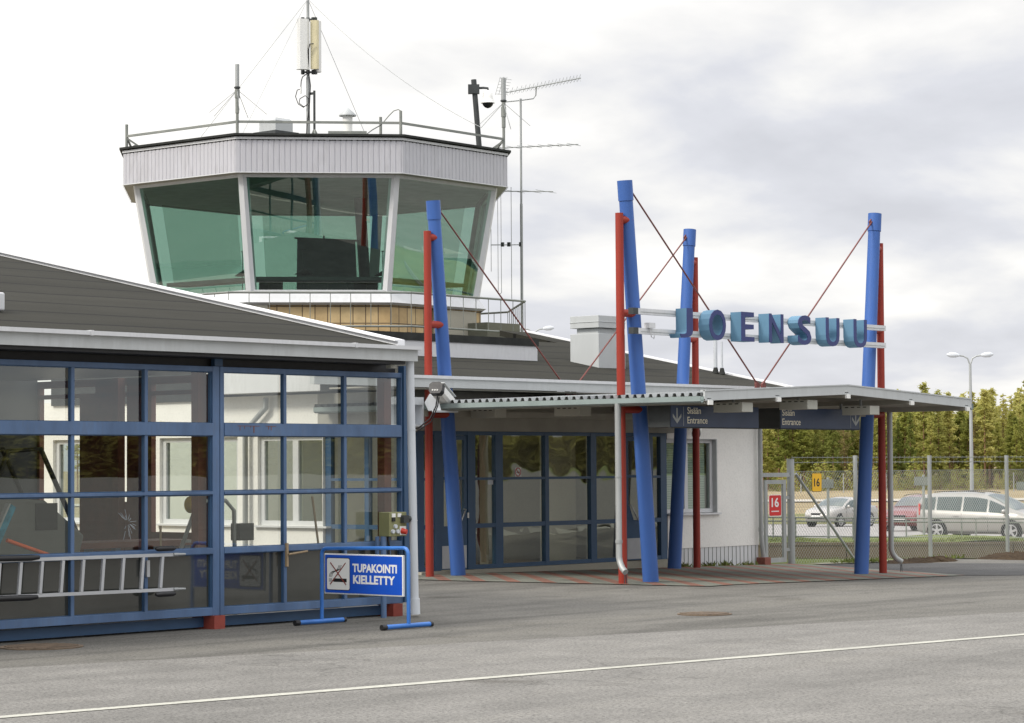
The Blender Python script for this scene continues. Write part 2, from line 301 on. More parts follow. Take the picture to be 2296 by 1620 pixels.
# ------------------------------------------------------------------ mesh helpers
V = Vector
class MB:
    def __init__(s): s.v = []; s.f = []; s.sm = []
    def add(s, vs, fs, sm=False):
        b = len(s.v); s.v += [V(p) for p in vs]; s.f += [tuple(b+i for i in f) for f in fs]; s.sm += [sm]*len(fs); return s
    def box(s, x0, y0, z0, x1, y1, z1):
        x0, x1 = min(x0, x1), max(x0, x1); y0, y1 = min(y0, y1), max(y0, y1); z0, z1 = min(z0, z1), max(z0, z1)
        return s.add([(x0, y0, z0), (x1, y0, z0), (x1, y1, z0), (x0, y1, z0), (x0, y0, z1), (x1, y0, z1), (x1, y1, z1), (x0, y1, z1)],
                     [(0, 3, 2, 1), (4, 5, 6, 7), (0, 1, 5, 4), (1, 2, 6, 5), (2, 3, 7, 6), (3, 0, 4, 7)])
    def prism(s, pts, vec):
        pts = [V(p) for p in pts]; vec = V(vec); n = len(pts)
        return s.add(pts+[p+vec for p in pts], [tuple(range(n))[::-1], tuple(range(n, 2*n))]+[(i, (i+1) % n, n+(i+1) % n, n+i) for i in range(n)])
    def bar(s, p, q, w, h, up=(0, 0, 1)):
        p = V(p); q = V(q); d = (q-p).normalized(); u = V(up); a = d.cross(u)
        if a.length < 1e-4: a = d.cross(V((1, 0, 0)))
        a.normalize(); u = a.cross(d).normalized(); a *= w/2; u *= h/2
        return s.prism([p-a-u, p+a-u, p+a+u, p-a+u], q-p)
    def ring(s, c, d, r, n):
        d = V(d).normalized(); a = d.cross(V((0, 0, 1)))
        if a.length < 1e-3: a = V((1, 0, 0))
        a.normalize(); b = d.cross(a)
        return [V(c)+a*(r*math.cos(2*math.pi*i/n))+b*(r*math.sin(2*math.pi*i/n)) for i in range(n)]
    def cyl(s, p, q, r0, r1=None, n=12, caps=True):
        r1 = r0 if r1 is None else r1; p = V(p); q = V(q); d = q-p
        s.add(s.ring(p, d, r0, n)+s.ring(q, d, r1, n), [(i, (i+1) % n, n+(i+1) % n, n+i) for i in range(n)], True)
        if caps:
            s.add(s.ring(p, d, r0, n), [tuple(range(n))[::-1]]); s.add(s.ring(q, d, r1, n), [tuple(range(n))])
        return s
    def tube(s, path, r, n=6, closed=False):
        P = [V(p) for p in path]; rings = []; ref = None
        for i, p in enumerate(P):
            d = (P[min(i+1, len(P)-1)]-P[max(i-1, 0)]).normalized()
            if ref is None:
                ref = d.cross(V((0, 0, 1)));
                if ref.length < 1e-3: ref = V((1, 0, 0))
            a = (ref-d*ref.dot(d)).normalized(); ref = a; b = d.cross(a); rr = r[i] if isinstance(r, (list, tuple)) else r
            rings += [p+a*(rr*math.cos(2*math.pi*k/n))+b*(rr*math.sin(2*math.pi*k/n)) for k in range(n)]
        fs = [(i*n+k, i*n+(k+1) % n, (i+1)*n+(k+1) % n, (i+1)*n+k) for i in range(len(P)-1) for k in range(n)]
        s.add(rings, fs, True); s.add(rings[:n], [tuple(range(n))[::-1]]); s.add(rings[-n:], [tuple(range(n))]); return s
    def lathe(s, c, prof, n=16, axis='z'):
        c = V(c); vs = []
        for r, z in prof:
            for k in range(n):
                a = 2*math.pi*k/n; x, y = r*math.cos(a), r*math.sin(a)
                vs.append(c+(V((x, y, z)) if axis == 'z' else V((z, x, y)) if axis == 'x' else V((x, z, y))))
        fs = [(i*n+k, i*n+(k+1) % n, (i+1)*n+(k+1) % n, (i+1)*n+k) for i in range(len(prof)-1) for k in range(n)]
        s.add(vs, fs, True); s.add(vs[:n], [tuple(range(n))]); s.add(vs[-n:], [tuple(range(n))]); return s
    def poly(s, pts, sm=False): return s.add(pts, [tuple(range(len(pts)))], sm)
ORG = {}
def finish(name, mb, mat, org, recalc=True, uv=None):
    me = bpy.data.meshes.new(name); me.from_pydata([tuple(p-org) for p in mb.v], [], mb.f)
    me.polygons.foreach_set('use_smooth', mb.sm); me.update()
    if recalc:
        bm = bmesh.new(); bm.from_mesh(me); bmesh.ops.remove_doubles(bm, verts=bm.verts, dist=1e-5) if not any(mb.sm) else None
        bmesh.ops.recalc_face_normals(bm, faces=bm.faces); bm.to_mesh(me); bm.free()
    if mat: me.materials.append(mat)
    o = bpy.data.objects.new(name, me); COL.objects.link(o); return o
def tag(o, label=None, cat=None, group=None, kind=None):
    if label: o['label'] = label
    if cat: o['category'] = cat
    if group: o['group'] = group
    if kind: o['kind'] = kind
    return o
def thing(name, label, cat, loc, group=None, rz=0.0):
    o = bpy.data.objects.new(name, None); COL.objects.link(o); o.empty_display_size = 0.3
    o.location = V(loc); o.rotation_euler = (0, 0, rz); ORG[o.name] = V(loc); return tag(o, label, cat, group)
def part(name, mb, mat, parent, local=False, label=None, recalc=True, bevel=0.0):
    """child mesh; geometry in world coordinates unless local"""
    if isinstance(mat, str): mat = M[mat]
    org = ORG[parent.name] if not local else V((0, 0, 0))
    o = finish(name, mb, mat, org, recalc); o.parent = parent; ORG[o.name] = org
    if label: o['label'] = label
    if bevel > 0:
        b = o.modifiers.new('bevel', 'BEVEL'); b.width = bevel; b.segments = 2; b.limit_method = 'ANGLE'; b.angle_limit = R(50)
    return o
def single(name, mb, mat, label, cat, loc=(0, 0, 0), group=None, kind=None, recalc=True):
    if isinstance(mat, str): mat = M[mat]
    o = finish(name, mb, mat, V(loc), recalc); o.location = V(loc); ORG[o.name] = V(loc); return tag(o, label, cat, group, kind)
def struct(name, mb, mat, label=None): return single(name, mb, mat, label, None, kind='structure')
def clone(root, loc, rz=None, label=None, group=None):
    r = root.copy(); COL.objects.link(r); r.location = V(loc)
    if rz is not None: r.rotation_euler = (0, 0, rz)
    if label: r['label'] = label
    if group: r['group'] = group
    def rec(a, b):
        for ch in list(a.children):
            c = ch.copy(); COL.objects.link(c); c.parent = b; rec(ch, c)
    rec(root, r); return r
def text_mb(body, O, ux, uz, size=None, width=None, height=None, ext=0.002, bold=0.0, align='LEFT'):
    cu = bpy.data.curves.new('t', 'FONT'); cu.body = body; cu.extrude = ext; cu.offset = bold; cu.resolution_u = 4
    o = bpy.data.objects.new('t', cu); COL.objects.link(o); bpy.context.view_layer.update()
    dg = bpy.context.evaluated_depsgraph_get(); me = bpy.data.meshes.new_from_object(o.evaluated_get(dg))
    vs = [v.co.copy() for v in me.vertices]; fs = [tuple(p.vertices) for p in me.polygons]
    bpy.data.objects.remove(o); bpy.data.curves.remove(cu); bpy.data.meshes.remove(me)
    x0 = min(v.x for v in vs); x1 = max(v.x for v in vs); y0 = min(v.y for v in vs); y1 = max(v.y for v in vs)
    if height: sy = height/(y1-y0)
    else: sy = size
    sx = width/(x1-x0) if width else sy
    ux = V(ux); uz = V(uz); n = ux.cross(uz); mb = MB()
    mb.add([V(O)+ux*((v.x-x0)*sx)+uz*((v.y-(y0 if height else 0))*sy)+n*v.z for v in vs], fs); return mb

# ------------------------------------------------------------------ terrain
def lerp(x, pts):
    if x <= pts[0][0]: return pts[0][1]
    for (a, b), (c, d) in zip(pts, pts[1:]):
        if x <= c: return b+(d-b)*(x-a)/(c-a)
    return pts[-1][1]
def hx(x): return -0.2*min(1, max(0, (x-30)/12.0))
def gD(D): return lerp(D, [(52, 0), (56, -0.30), (82, -0.50), (100, -0.73), (118, -0.98), (128, -1.10), (160, -1.45)])
def H(x, y): return hx(x)+gD(x*FW.x+y*FW.y)
def at(D, l): return FW*D+RT*l
def grid_xy(xs, ylo, yhi, ny, off, mat, name):
    mb = MB(); vs = []; fs = []
    for i, x in enumerate(xs):
        a, b = ylo(x), yhi(x)
        for j in range(ny+1):
            y = a+(b-a)*j/ny; vs.append((x, y, H(x, y)+off))
    for i in range(len(xs)-1):
        for j in range(ny):
            k = i*(ny+1)+j; fs.append((k, k+ny+1, k+ny+2, k+1))
    mb.add(vs, fs, True); return struct(name, mb, mat)
def grid_DL(Ds, Ls, off, mat, name, hf=None):
    mb = MB(); vs = []; fs = []; n = len(Ls)
    for D in Ds:
        for l in Ls:
            p = at(D, l); z = (hf(D, l) if hf else H(p.x, p.y))+off; vs.append((p.x, p.y, z))
    for i in range(len(Ds)-1):
        for j in range(n-1): k = i*n+j; fs.append((k, k+1, k+n+1, k+n))
    mb.add(vs, fs, True); return struct(name, mb, mat)
xs = [-400, -90, -40, -10, 0, 5, 10, 15, 20, 25, 28, 30, 32, 34, 36, 38, 40, 42, 45, 50, 60]
xs2 = [60, 80, 100, 130, 180, 260, 400, 700, 1100]
yb = lambda x: 18.2-0.247*(x-13.6)
grid_xy(xs, lambda x: -470.0, yb, 30, 0.004, M['asphalt_near'], 'apron')
grid_xy(xs2, lambda x: -470.0, lambda x: 5.0, 40, 0.004, M['asphalt_near'], 'far_apron')
grid_xy(xs+xs2[1:]+[2500], lambda x: -1500.0, lambda x: -470.0, 12, 0.02, M['lawn'], 'airfield_meadow')
grid_xy(xs, yb, lambda x: 27.4 if x > 40.4 else 34.0, 16, 0.0, M['asphalt_court'], 'forecourt')
# newer dark asphalt laid in front of the fence
mb = MB(); dk = [(36.6, 21.9), (37.6, 19.6), (40, 17.0), (45, 14.0), (58, 10), (58, 27.3), (41.0, 27.3), (40.05, 27.4)]
def drape(mb, poly, off):
    mb.add([(x, y, H(x, y)+off) for x, y in poly], [tuple(range(len(poly)))])
for a in [[(36.55, 21.88), (38, 21.0), (40.2, 24.2), (40.0, 27.35)], [(38, 21.0), (42, 17.5), (42.0, 27.3), (40.0, 27.35), (40.2, 24.2)], [(42, 17.5), (50, 13), (58, 10), (58, 27.3), (50, 27.3), (42, 27.3)]]:
    drape(mb, a, 0.006)
struct('dark_asphalt_patch', mb, 'asphalt_new')
# paving under the canopy
mb = MB(); rows = [(21.88, 29.25, 36.5), (23.4, 28.97, 37.45), (24.9, 28.70, 38.35), (26.5, 28.4, 39.4), (27.4, 28.4, 40.0), (28.12, 28.4, 40.3)]
for (y0, a0, b0), (y1, a1, b1) in zip(rows, rows[1:]):
    n = 12; p0 = [(a0+(b0-a0)*i/n, y0) for i in range(n+1)]; p1 = [(a1+(b1-a1)*i/n, y1) for i in range(n+1)]
    for i in range(n): drape(mb, [p0[i], p0[i+1], p1[i+1], p1[i]], 0.012)
struct('paving', mb, 'paving')
# white guide line on the apron
mb = MB(); ln = lambda x: 14.6-0.131*(x-10.94)
for i in range(60):
    x0 = -10+i*1.5; x1 = x0+1.5; wv = 0.075+0.006*math.sin(i*1.7)
    mb.add([(x0, ln(x0)-wv, 0.009), (x1, ln(x1)-wv, 0.009+hx(x1)), (x1, ln(x1)+wv, 0.009+hx(x1)), (x0, ln(x0)+wv, 0.009+hx(x0))], [(0, 1, 2, 3)])
struct('white_line', mb, 'line')
Ls = [-400, -150, -80, -40, -20, -10, 0, 5, 10, 15, 20, 30, 45, 70, 120, 250, 600]
grid_DL([30, 45, 50, 52, 54, 56, 60, 70, 82, 100, 118, 128, 140, 160, 200, 300, 500, 1000, 3500], [l*3 for l in Ls], -0.05, M['field'], 'field', lambda D, l: H(at(D, l).x, at(D, l).y)-(2.5 if at(D, l).y < 2 else 0))
grid_xy([39.3, 40.3, 41, 42, 43, 44, 45, 46, 47, 48, 49, 50, 51], lambda x: 27.42, lambda x: max(27.5, (56.05-FW.x*x)/FW.y), 8, 0.01, M['lawn'], 'lawn')
grid_DL([64.5, 70, 76, 82, 90, 100, 110, 118, 127.5], [l for l in Ls if l <= 70], 0.0, M['asphalt_park'], 'car_park')
grid_DL([127.5, 135, 145, 160, 172], [l for l in Ls if l <= 120], 0.02, M['verge'], 'grass_verge')
grid_DL([226, 240], [l for l in Ls if l <= 120]+[200], 0.05, M['gravel'], 'gravel_road')
def bankh(D, l):
    p = at(D, l); return lerp(D, [(56.15, 0.0), (60, 0.0), (63, -0.06), (65.2, H(p.x, p.y)-0.03)])+0.035*math.sin(l*1.3)+0.02*math.sin(l*3.1+D)
grid_DL([56.15, 57, 58.5, 60, 61.5, 63, 64.2, 65.2], [0.5*i for i in range(-4, 90)], 0.0, M['lawn'], 'grass_bank', bankh)
# pavement edge strip by the fence
mb = MB()
for i in range(9):
    x0 = 40.35+i*0.85; drape(mb, [(x0, 27.42), (x0+0.83, 27.42), (x0+0.83, 27.78), (x0, 27.78)], 0.02)
struct('kerb_strip', mb, 'concrete_pale')
# drain grates
def drain(name, c, rx, label):
    t_ = thing(name, label, 'drain cover', (c[0], c[1], 0))
    m1 = MB(); m1.cyl((c[0], c[1], 0.0), (c[0], c[1], 0.012), rx, rx, 28); part('rim', m1, paint('drain_iron', (0.13, 0.095, 0.065), 0.9, 0, 0.3, 6), t_)
    m2 = MB()
    for i in range(-4, 5):
        y = i*rx*0.19; hw = math.sqrt(max(0.001, (rx*0.86)**2-y*y)); m2.box(c[0]-hw, c[1]+y-0.02, 0.012, c[0]+hw, c[1]+y+0.02, 0.019)
    part('grate', m2, MC['drain_iron'], t_)
drain('drain_cover', (23.83, 17.9), 0.33, 'rusty round drain cover in the tarmac before the entrance paving')
drain('drain_cover', (15.55, 20.05), 0.42, 'dark drain cover at the foot of the blue glazed doors')

# ------------------------------------------------------------------ garage
G = thing('glazed_garage', 'low garage with blue framed glass doors under a dark sloping felt roof', 'garage', (18.5, 20.73, 0))
YD = 20.73
def slab(pts, th):  # sloping slab: pts top polygon, thickness
    m_ = MB(); m_.prism([(x, y, z-th) for x, y, z in pts], (0, 0, th)); return m_
zr = lambda y: 3.24+0.2*(y-20.42)
rf = part('roof', slab([(11, 20.42, zr(20.42)), (21.27, 20.42, zr(20.42)), (21.27, 31.5, zr(31.5)), (11, 31.5, zr(31.5))], 0.1), 'roof', G)
mb = MB(); mb.prism([(21.27, 20.55, zr(20.55)-0.14), (21.27, 31.5, zr(31.5)-0.14), (21.27, 31.5, zr(31.5)+0.05), (21.27, 20.55, zr(20.55)+0.05)], (0.12, 0, 0))
mb.prism([(21.22, 20.55, zr(20.55)+0.05), (21.22, 31.5, zr(31.5)+0.05), (21.22, 31.5, zr(31.5)+0.07), (21.22, 20.55, zr(20.55)+0.07)], (0.17, 0, 0))
part('verge_flashing', mb, 'flash', rf)
mb = MB(); mb.box(11, 20.36, 3.07, 21.42, 20.415, 3.205); part('fascia', mb, 'fascia', rf)
mb = MB(); mb.box(11, 20.30, 3.205, 21.44, 20.415, 3.25); mb.box(16.38, 20.294, 3.2, 16.42, 20.42, 3.256); mb.box(20.3, 20.294, 3.2, 20.34, 20.42, 3.256); part('gutter', mb, 'white', rf)
mb = MB(); mb.box(11, 20.416, 3.032, 21.26, 27.8, 3.13); part('ceiling', mb, 'black', G)  # coloured black to paint in the deep shade under the eave
mb = MB(); mb.box(15.5, 21.75, zr(21.75)+0.02, 16.37, 22.35, zr(22.35)+0.10); part('roof_vent', mb, 'white', rf, bevel=0.02)
# structure posts and track
mb = MB(); mb.box(11, 20.84, 2.88, 21.52, 20.92, 3.05); part('door_track', mb, 'black', G)  # track in black, painting the shade of the gap above the doors
mb = MB(); mb.box(18.52, 20.76, 2.946, 18.64, 20.82, 3.03); part('hanger', mb, 'bluedk', G)
mb = MB(); mb.box(21.53, 20.70, 0.16, 21.61, 20.80, 3.03); part('corner_post', mb, 'bluedk', G)
mb = MB(); mb.box(11, 20.86, 0.02, 21.6, 20.93, 0.13); part('bottom_rail', mb, 'bluedk', G)
for x in (15.2, 18.53, 21.40):
    mb = MB(); mb.box(x-0.09, 20.68, 0, x+0.07, 20.95, 0.15); part('brick_footing', mb, 'rust_red', G)
for (x, y) in ((18.45, 20.95), (21.47, 20.98), (21.5, 24.2), (21.5, 26.05), (15.3, 21.0)):
    mb = MB(); mb.box(x-0.06, y-0.06, 0, x+0.06, y+0.06, 3.03); part('post', mb, 'brown', G)
RZ = [(0.24, 0.84), (0.905, 1.50), (1.545, 2.165), (2.305, 2.885)]
def door(xa, xb, xm, s0, s1):
    fr = MB(); y0, y1 = YD, YD+0.07
    fr.box(xa, y0, 0.15, xa+s0, y1, 2.945); fr.box(xb-s1, y0, 0.15, xb, y1, 2.945)
    fr.box(xa+s0, y0+0.002, 2.885, xb-s1, y1, 2.943); fr.box(xa+s0, y0+0.002, 0.152, xb-s1, y1, 0.24)
    fr.box(xa+s0, y0-0.012, 2.165, xb-s1, y1, 2.305)
    fr.box(xa+s0, y0-0.010, 1.505, xb-s1, y1, 1.54); fr.box(xa+s0, y0-0.006, 0.84, xb-s1, y1, 0.905)
    d = part('sliding_door', fr, 'bluef', G, bevel=0.004)
    for x in xm:
        mu = MB(); mu.box(x-0.021, y0+0.003, 0.24, x+0.021, y0+0.022, 2.885); part('muntin', mu, 'bluef', d)
    xx = [xa+s0]+xm+[xb-s1]
    for r, (a, b) in enumerate(RZ):
        for i in range(len(xx)-1):
            g = MB(); g.poly([(xx[i], y0+0.056, a), (xx[i+1], y0+0.056, a), (xx[i+1], y0+0.056, b), (xx[i], y0+0.056, b)])
            part('glass_pane' if r else 'lower_panel', g, 'gglass' if r else 'lowpanel', d, recalc=False)
            g = MB(); xl, xr = xx[i]-0.004, xx[i+1]+0.004; e_ = 0.021+0.004*(i > 0); ya, yb2 = y0+0.024, y0+0.064
            g.box(xl, ya, a-0.003, xl+e_, yb2, b+0.003); g.box(xr-0.023, ya, a-0.004, xr, yb2, b+0.004); g.box(xl+e_, ya+0.001, b-0.010, xr-0.023, yb2-0.001, b+0.004); g.box(xl+e_, ya+0.001, a-0.004, xr-0.023, yb2-0.001, a+0.008)
            part('shade_bead', g, 'bluedk', d)  # beads in darker blue, shade of the pane reveals put into their colour
    return d
door(12.4, 15.42, [13.4, 14.4], 0.10, 0.0)
dA = door(15.43, 18.565, [16.49, 17.5], 0.03, 0.10)
dB = door(18.575, 21.53, [19.58, 20.56], 0.06, 0.02)
mb = MB(); mb.box(19.57, 20.70, 0.66, 19.60, 20.73, 0.93); mb.cyl((19.58, 20.68, 0.80), (19.86, 20.66, 0.83), 0.012); part('latch', mb, 'brass' if 'brass' in M else 'wood', dB)
mb = MB(); mb.box(17.48, 20.695, 0.62, 17.52, 20.722, 0.80); part('latch', mb, 'alu', dA)
mb = MB(); rnd = random.Random(8)
for i in range(18):
    a = rnd.gauss(-0.9, 0.8)+(2.6 if i % 4 == 0 else 0); r0 = rnd.uniform(0.02, 0.12); r1 = r0+rnd.uniform(0.03, 0.16); cx, cz = 17.28, 1.22
    mb.bar((cx+r0*math.cos(a)*0.6, YD+0.052, cz+r0*math.sin(a)), (cx+r1*math.cos(a)*0.6, YD+0.052, cz+r1*math.sin(a)), 0.002, 0.001, (0, 1, 0))
part('crack', mb, 'pipe', dA)
# rust runs on the middle rail
mb = MB(); rnd = random.Random(3)
for x, l, wd in ((18.86, 0.05, 0.006), (18.93, 0.03, 0.005), (19.02, 0.02, 0.004), (19.07, 0.075, 0.012), (19.30, 0.035, 0.008), (19.34, 0.045, 0.008)):
    mb.box(x, YD-0.0145, 2.275-l, x+wd, YD-0.0121, 2.275)
mb.box(18.83, YD-0.0143, 2.274, 19.16, YD-0.0122, 2.279); mb.box(19.26, YD-0.0143, 2.274, 19.42, YD-0.0122, 2.279)
part('rust_stain', mb, paint('rust', (0.20, 0.065, 0.015), 0.9), dB)
# right side wall: frame with openings, behind the right bay
mb = MB(); X = 21.56
mb.box(X, 24.2, 0, X+0.08, 28.0, 0.95); mb.box(X, 24.2, 2.78, X+0.08, 28.0, 2.84); mb.box(X, 24.2, 2.93, X+0.08, 28.0, 3.03)
for y0, y1 in ((24.2, 24.4), (25.44, 25.95), (26.22, 26.62), (27.85, 28.0)): mb.box(X, y0, 0.95, X+0.08, y1, 3.03)
mb.box(X, 25.95, 0.95, X+0.08, 26.22, 1.35); mb.box(X, 26.62, 0.95, X+0.08, 26.96, 2.78)
part('side_wall', mb, 'brown', G)
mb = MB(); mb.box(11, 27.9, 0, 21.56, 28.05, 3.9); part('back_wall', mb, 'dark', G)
mb = MB(); mb.box(11, 20.95, 0.005, 21.55, 27.9, 0.02); part('floor', mb, 'asphalt_court', G)
# downpipe at the corner
mb = MB(); mb.cyl((21.385, 20.46, 3.07), (21.45, 20.46, 0.22), 0.05, 0.05, 14); mb.cyl((21.45, 20.46, 0.22), (21.455, 20.46, 0.03), 0.062, 0.064, 14)
mb.cyl((21.405, 20.46, 2.24), (21.405, 20.46, 2.25), 0.054, 0.054, 14); mb.cyl((21.43, 20.46, 1.15), (21.43, 20.46, 1.16), 0.054, 0.054, 14)
part('downpipe', mb, 'pipe', G)
mb = MB(); mb.box(21.2, 20.6, 2.99, 21.3, 20.68, 3.05); part('sensor', mb, 'boxbeige', G)

# ladder hanging on the doors
Ld = thing('ladder', 'long aluminium ladder hung level on hooks across the blue glass doors', 'ladder', (16.5, 20.62, 0.68))
mb = MB(); mb.bar((14.2, 20.62, 0.87), (17.85, 20.62, 0.855), 0.03, 0.035); mb.bar((14.2, 20.62, 0.50), (17.85, 20.62, 0.475), 0.03, 0.035); part('rail', mb, 'alu', Ld)
for i in range(13):
    x = 17.62-i*0.272
    mb = MB(); mb.bar((x+0.01, 20.62, 0.84), (x-0.02, 20.62, 0.50), 0.035, 0.03, (0, 1, 0)); part('rung', mb, 'alu', Ld)
for z in (0.855, 0.475):
    mb = MB(); mb.cyl((17.78, 20.61, z), (17.95, 20.61, z), 0.02, 0.012, 8); part('tip', mb, 'galv', Ld)
for a, b, z in ((15.2, 15.95, 0.885), (15.2, 15.93, 0.475)):
    mb = MB(); mb.tube([(a, 20.61, z), (a+0.1, 20.61, z+0.004), (b-0.1, 20.61, z-0.004), (b, 20.61, z)], [0.022, 0.032, 0.032, 0.022], 10); part('foam_sleeve', mb, 'black', Ld)
for z in (0.925, 0.43):
    mb = MB(); mb.tube([(17.52, 20.60, z), (17.56, 20.60, z), (17.76, 20.60, z), (17.80, 20.60, z)], [0.015, 0.03, 0.03, 0.015], 10); part('hook_pad', mb, 'black', Ld)

# no-smoking stand
S = thing('sign_stand', 'blue tubular stand carrying a no smoking board by the glazed garage doors', 'sign stand', (19.8, 19.7, 0))
mb = MB(); pth = [(19.8, 20.36, 0.04), (19.8, 20.36, 0.80)]+[(19.8, 20.36-0.07*(1-math.cos(a)), 0.80+0.07*math.sin(a)) for a in (0.5, 1.0, 1.57)]
pth += [(19.8, 18.98+0.07, 0.895)]+[(19.8, 18.98+0.07*(1-math.sin(a)), 0.825+0.07*math.cos(a)) for a in (0.5, 1.0, 1.57)]+[(19.8, 18.98, 0.04)]
mb.tube(pth, 0.022, 10); fr = part('frame', mb, paint('stand_blue', (0.035, 0.16, 0.50), 0.4), S)
for y in (20.36, 18.98):
    mb = MB(); mb.cyl((19.42, y, 0.035), (20.16, y, 0.035), 0.028, 0.028, 10); ft = part('foot', mb, MC['stand_blue'], S)
    mb = MB(); mb.cyl((19.37, y, 0.035), (19.44, y, 0.035), 0.032, 0.032, 10); mb.cyl((20.14, y, 0.035), (20.18, y, 0.035), 0.031, 0.031, 10); part('end_cap', mb, 'black', ft)
# the board: faces -x
bd = MB(); bd.box(19.765, 19.03, 0.355, 19.795, 20.28, 0.815); bo = part('board', bd, 'whitep', S, bevel=0.004)
mb = MB(); mb.box(19.760, 19.045, 0.37, 19.765, 20.265, 0.80); part('blue_panel', mb, 'signblue', bo)
def rrect(y0, y1, z0, z1, r, x, th):
    pts = []
    for cy, cz, a0 in ((y1-r, z1-r, 0), (y0+r, z1-r, 90), (y0+r, z0+r, 180), (y1-r, z0+r, 270)):
        for k in range(5): a = R(a0+k*22.5); pts.append((x, cy+r*math.cos(a), cz+r*math.sin(a)))
    m_ = MB(); m_.prism(pts, (-th, 0, 0)); return m_
part('pictogram_border', rrect(19.86, 20.235, 0.40, 0.77, 0.025, 19.760, 0.002), 'black', bo)
part('pictogram_plate', rrect(19.867, 20.228, 0.407, 0.763, 0.022, 19.758, 0.003), 'whitep', bo)
mb = MB(); X = 19.755
yy = lambda u: 20.228-u*0.361; zz_ = lambda v_: 0.407+v_*0.356
def strip(pts, wd, x):
    for (a, b), (c, d) in zip(pts, pts[1:]):
        p = V((x, yy(a), zz_(b))); q = V((x, yy(c), zz_(d))); mb.bar(p, q, wd, 0.0016, (1, 0, 0))
strip([(0.28, 0.30), (0.88, 0.30)], 0.040, X)
for k in range(3):
    o_ = k*0.055; strip([(0.10+o_, 0.24), (0.10+o_, 0.36)], 0.007, X)
    strip([(0.10+o_, 0.40), (0.13+o_, 0.50), (0.22+o_, 0.565), (0.38+o_*0.8, 0.60), (0.48+o_, 0.66), (0.54+o_, 0.78)], 0.007, X)
part('cigarette_symbol', mb, 'black', bo)
mb = MB(); strip([(0.14, 0.16), (0.84, 0.86)], 0.013, X-0.002); strip([(0.16, 0.86), (0.86, 0.16)], 0.013, X-0.004); part('cross', mb, 'rust_red', bo)
mb = text_mb('TUPAKOINTI', (19.7595, 19.82, 0.61), (0, -1, 0), (0, 0, 1), width=0.70, height=0.098, ext=0.0015, bold=0.036); part('lettering', mb, 'whitep', bo)
mb = text_mb('KIELLETTY', (19.7595, 19.81, 0.48), (0, -1, 0), (0, 0, 1), width=0.66, height=0.098, ext=0.0015, bold=0.036); part('lettering', mb, 'whitep', bo)

# outlet cabinet on its post
O = thing('outlet_cabinet', 'olive electric outlet cabinet on a blue post at the garage corner', 'electric box', (21.12, 20.5, 0))
mb = MB(); mb.box(21.16, 20.36, 0.97, 21.46, 20.54, 1.26)
cab = part('cabinet', mb, 'olive', O, bevel=0.008)
mb = MB(); mb.cyl((21.16, 20.46, 0), (21.16, 20.46, 0.97), 0.036); part('post', mb, 'bluef', O)
for x in (21.10, 21.30):
    mb = MB(); mb.box(x-0.02, 20.49, 0.72, x+0.02, 20.52, 0.97); part('strut', mb, 'bluef', O)
mb = MB(); mb.tube([(21.23, 20.46, 0.97), (21.24, 20.44, 0.85), (21.22, 20.43, 0.65), (21.2, 20.45, 0.3)], 0.013, 8); part('cable', mb, 'black', O)
for x, z in ((21.21, 1.03), (21.255, 1.09), (21.29, 1.03)):
    mb = MB(); mb.cyl((x+0.0, 20.36, z), (x, 20.335, z), 0.026, 0.024, 14); part('socket', mb, 'pipe', cab)
mb = MB(); mb.cyl((21.37, 20.36, 1.035), (21.40, 20.30, 1.02), 0.036, 0.030, 14); part('red_socket', mb, 'red', cab)
mb = MB(); mb.box(21.335, 20.352, 0.985, 21.44, 20.36, 1.09); mb.box(21.20, 20.352, 1.20, 21.26, 20.36, 1.245); mb.box(21.30, 20.352, 1.20, 21.36, 20.36, 1.245); part('label_plate', mb, 'whitep', cab)
mb = MB(); mb.box(21.20, 20.345, 1.15, 21.25, 20.36, 1.195); part('switch', mb, 'black', cab)
mb = MB(); mb.box(21.35, 20.30, 1.13, 21.44, 20.36, 1.22); mb.cyl((21.44, 20.33, 1.175), (21.48, 20.33, 1.175), 0.035); part('plug', mb, 'dark', cab)
O.location += V((-0.10, 0.14, 0))

# things inside the garage
T = thing('baggage_loader', 'grey wedge shaped loader parked inside behind the left glass door', 'machine', (16.9, 22.4, 0))
mb = MB(); mb.prism([(15.9, 22.1, 0.55), (17.6, 22.1, 0.55), (17.75, 22.1, 1.05), (17.2, 22.1, 1.45), (16.6, 22.1, 1.5), (15.9, 22.1, 0.9)], (0, 0.9, 0)); part('body', mb, 'mgrey', T, bevel=0.03)
mb = MB(); mb.box(17.05, 22.085, 1.12, 17.35, 22.098, 1.42); part('panel', mb, 'black', T)
for y in (22.2, 22.9):
    mb = MB(); mb.tube([(16.5, y, 1.45), (16.75, y, 2.0), (17.2, y, 2.03), (17.6, y, 1.3), (17.75, y, 1.0)], 0.03, 8); part('handrail', mb, 'black', T)
for x in (16.2, 17.4):
    mb = MB(); mb.cyl((x, 22.05, 0.28), (x, 22.25, 0.28), 0.27, 0.27, 20); part('wheel', mb, 'tyre', T)
T = thing('workbench', 'long low bench with a brown top inside the garage', 'bench', (18.7, 23.5, 0))
mb = MB(); mb.box(17.9, 23.1, 0.85, 20.3, 23.8, 0.92); part('top', mb, 'brown', T)
for x in (18.0, 19.1, 20.2):
    mb = MB(); mb.box(x-0.04, 23.15, 0.02, x+0.04, 23.23, 0.85); mb.box(x-0.04, 23.67, 0.02, x+0.04, 23.75, 0.85); part('leg', mb, 'bluef', T)
B_ = thing('push_broom', 'wide broom with blue bristles standing on end behind the glass', 'broom', (15.95, 21.3, 0))
mb = MB(); mb.bar((15.72, 21.25, 0.75), (16.08, 21.25, 1.42), 0.10, 0.05, (0, 1, 0)); part('bristles', mb, 'teal', B_)
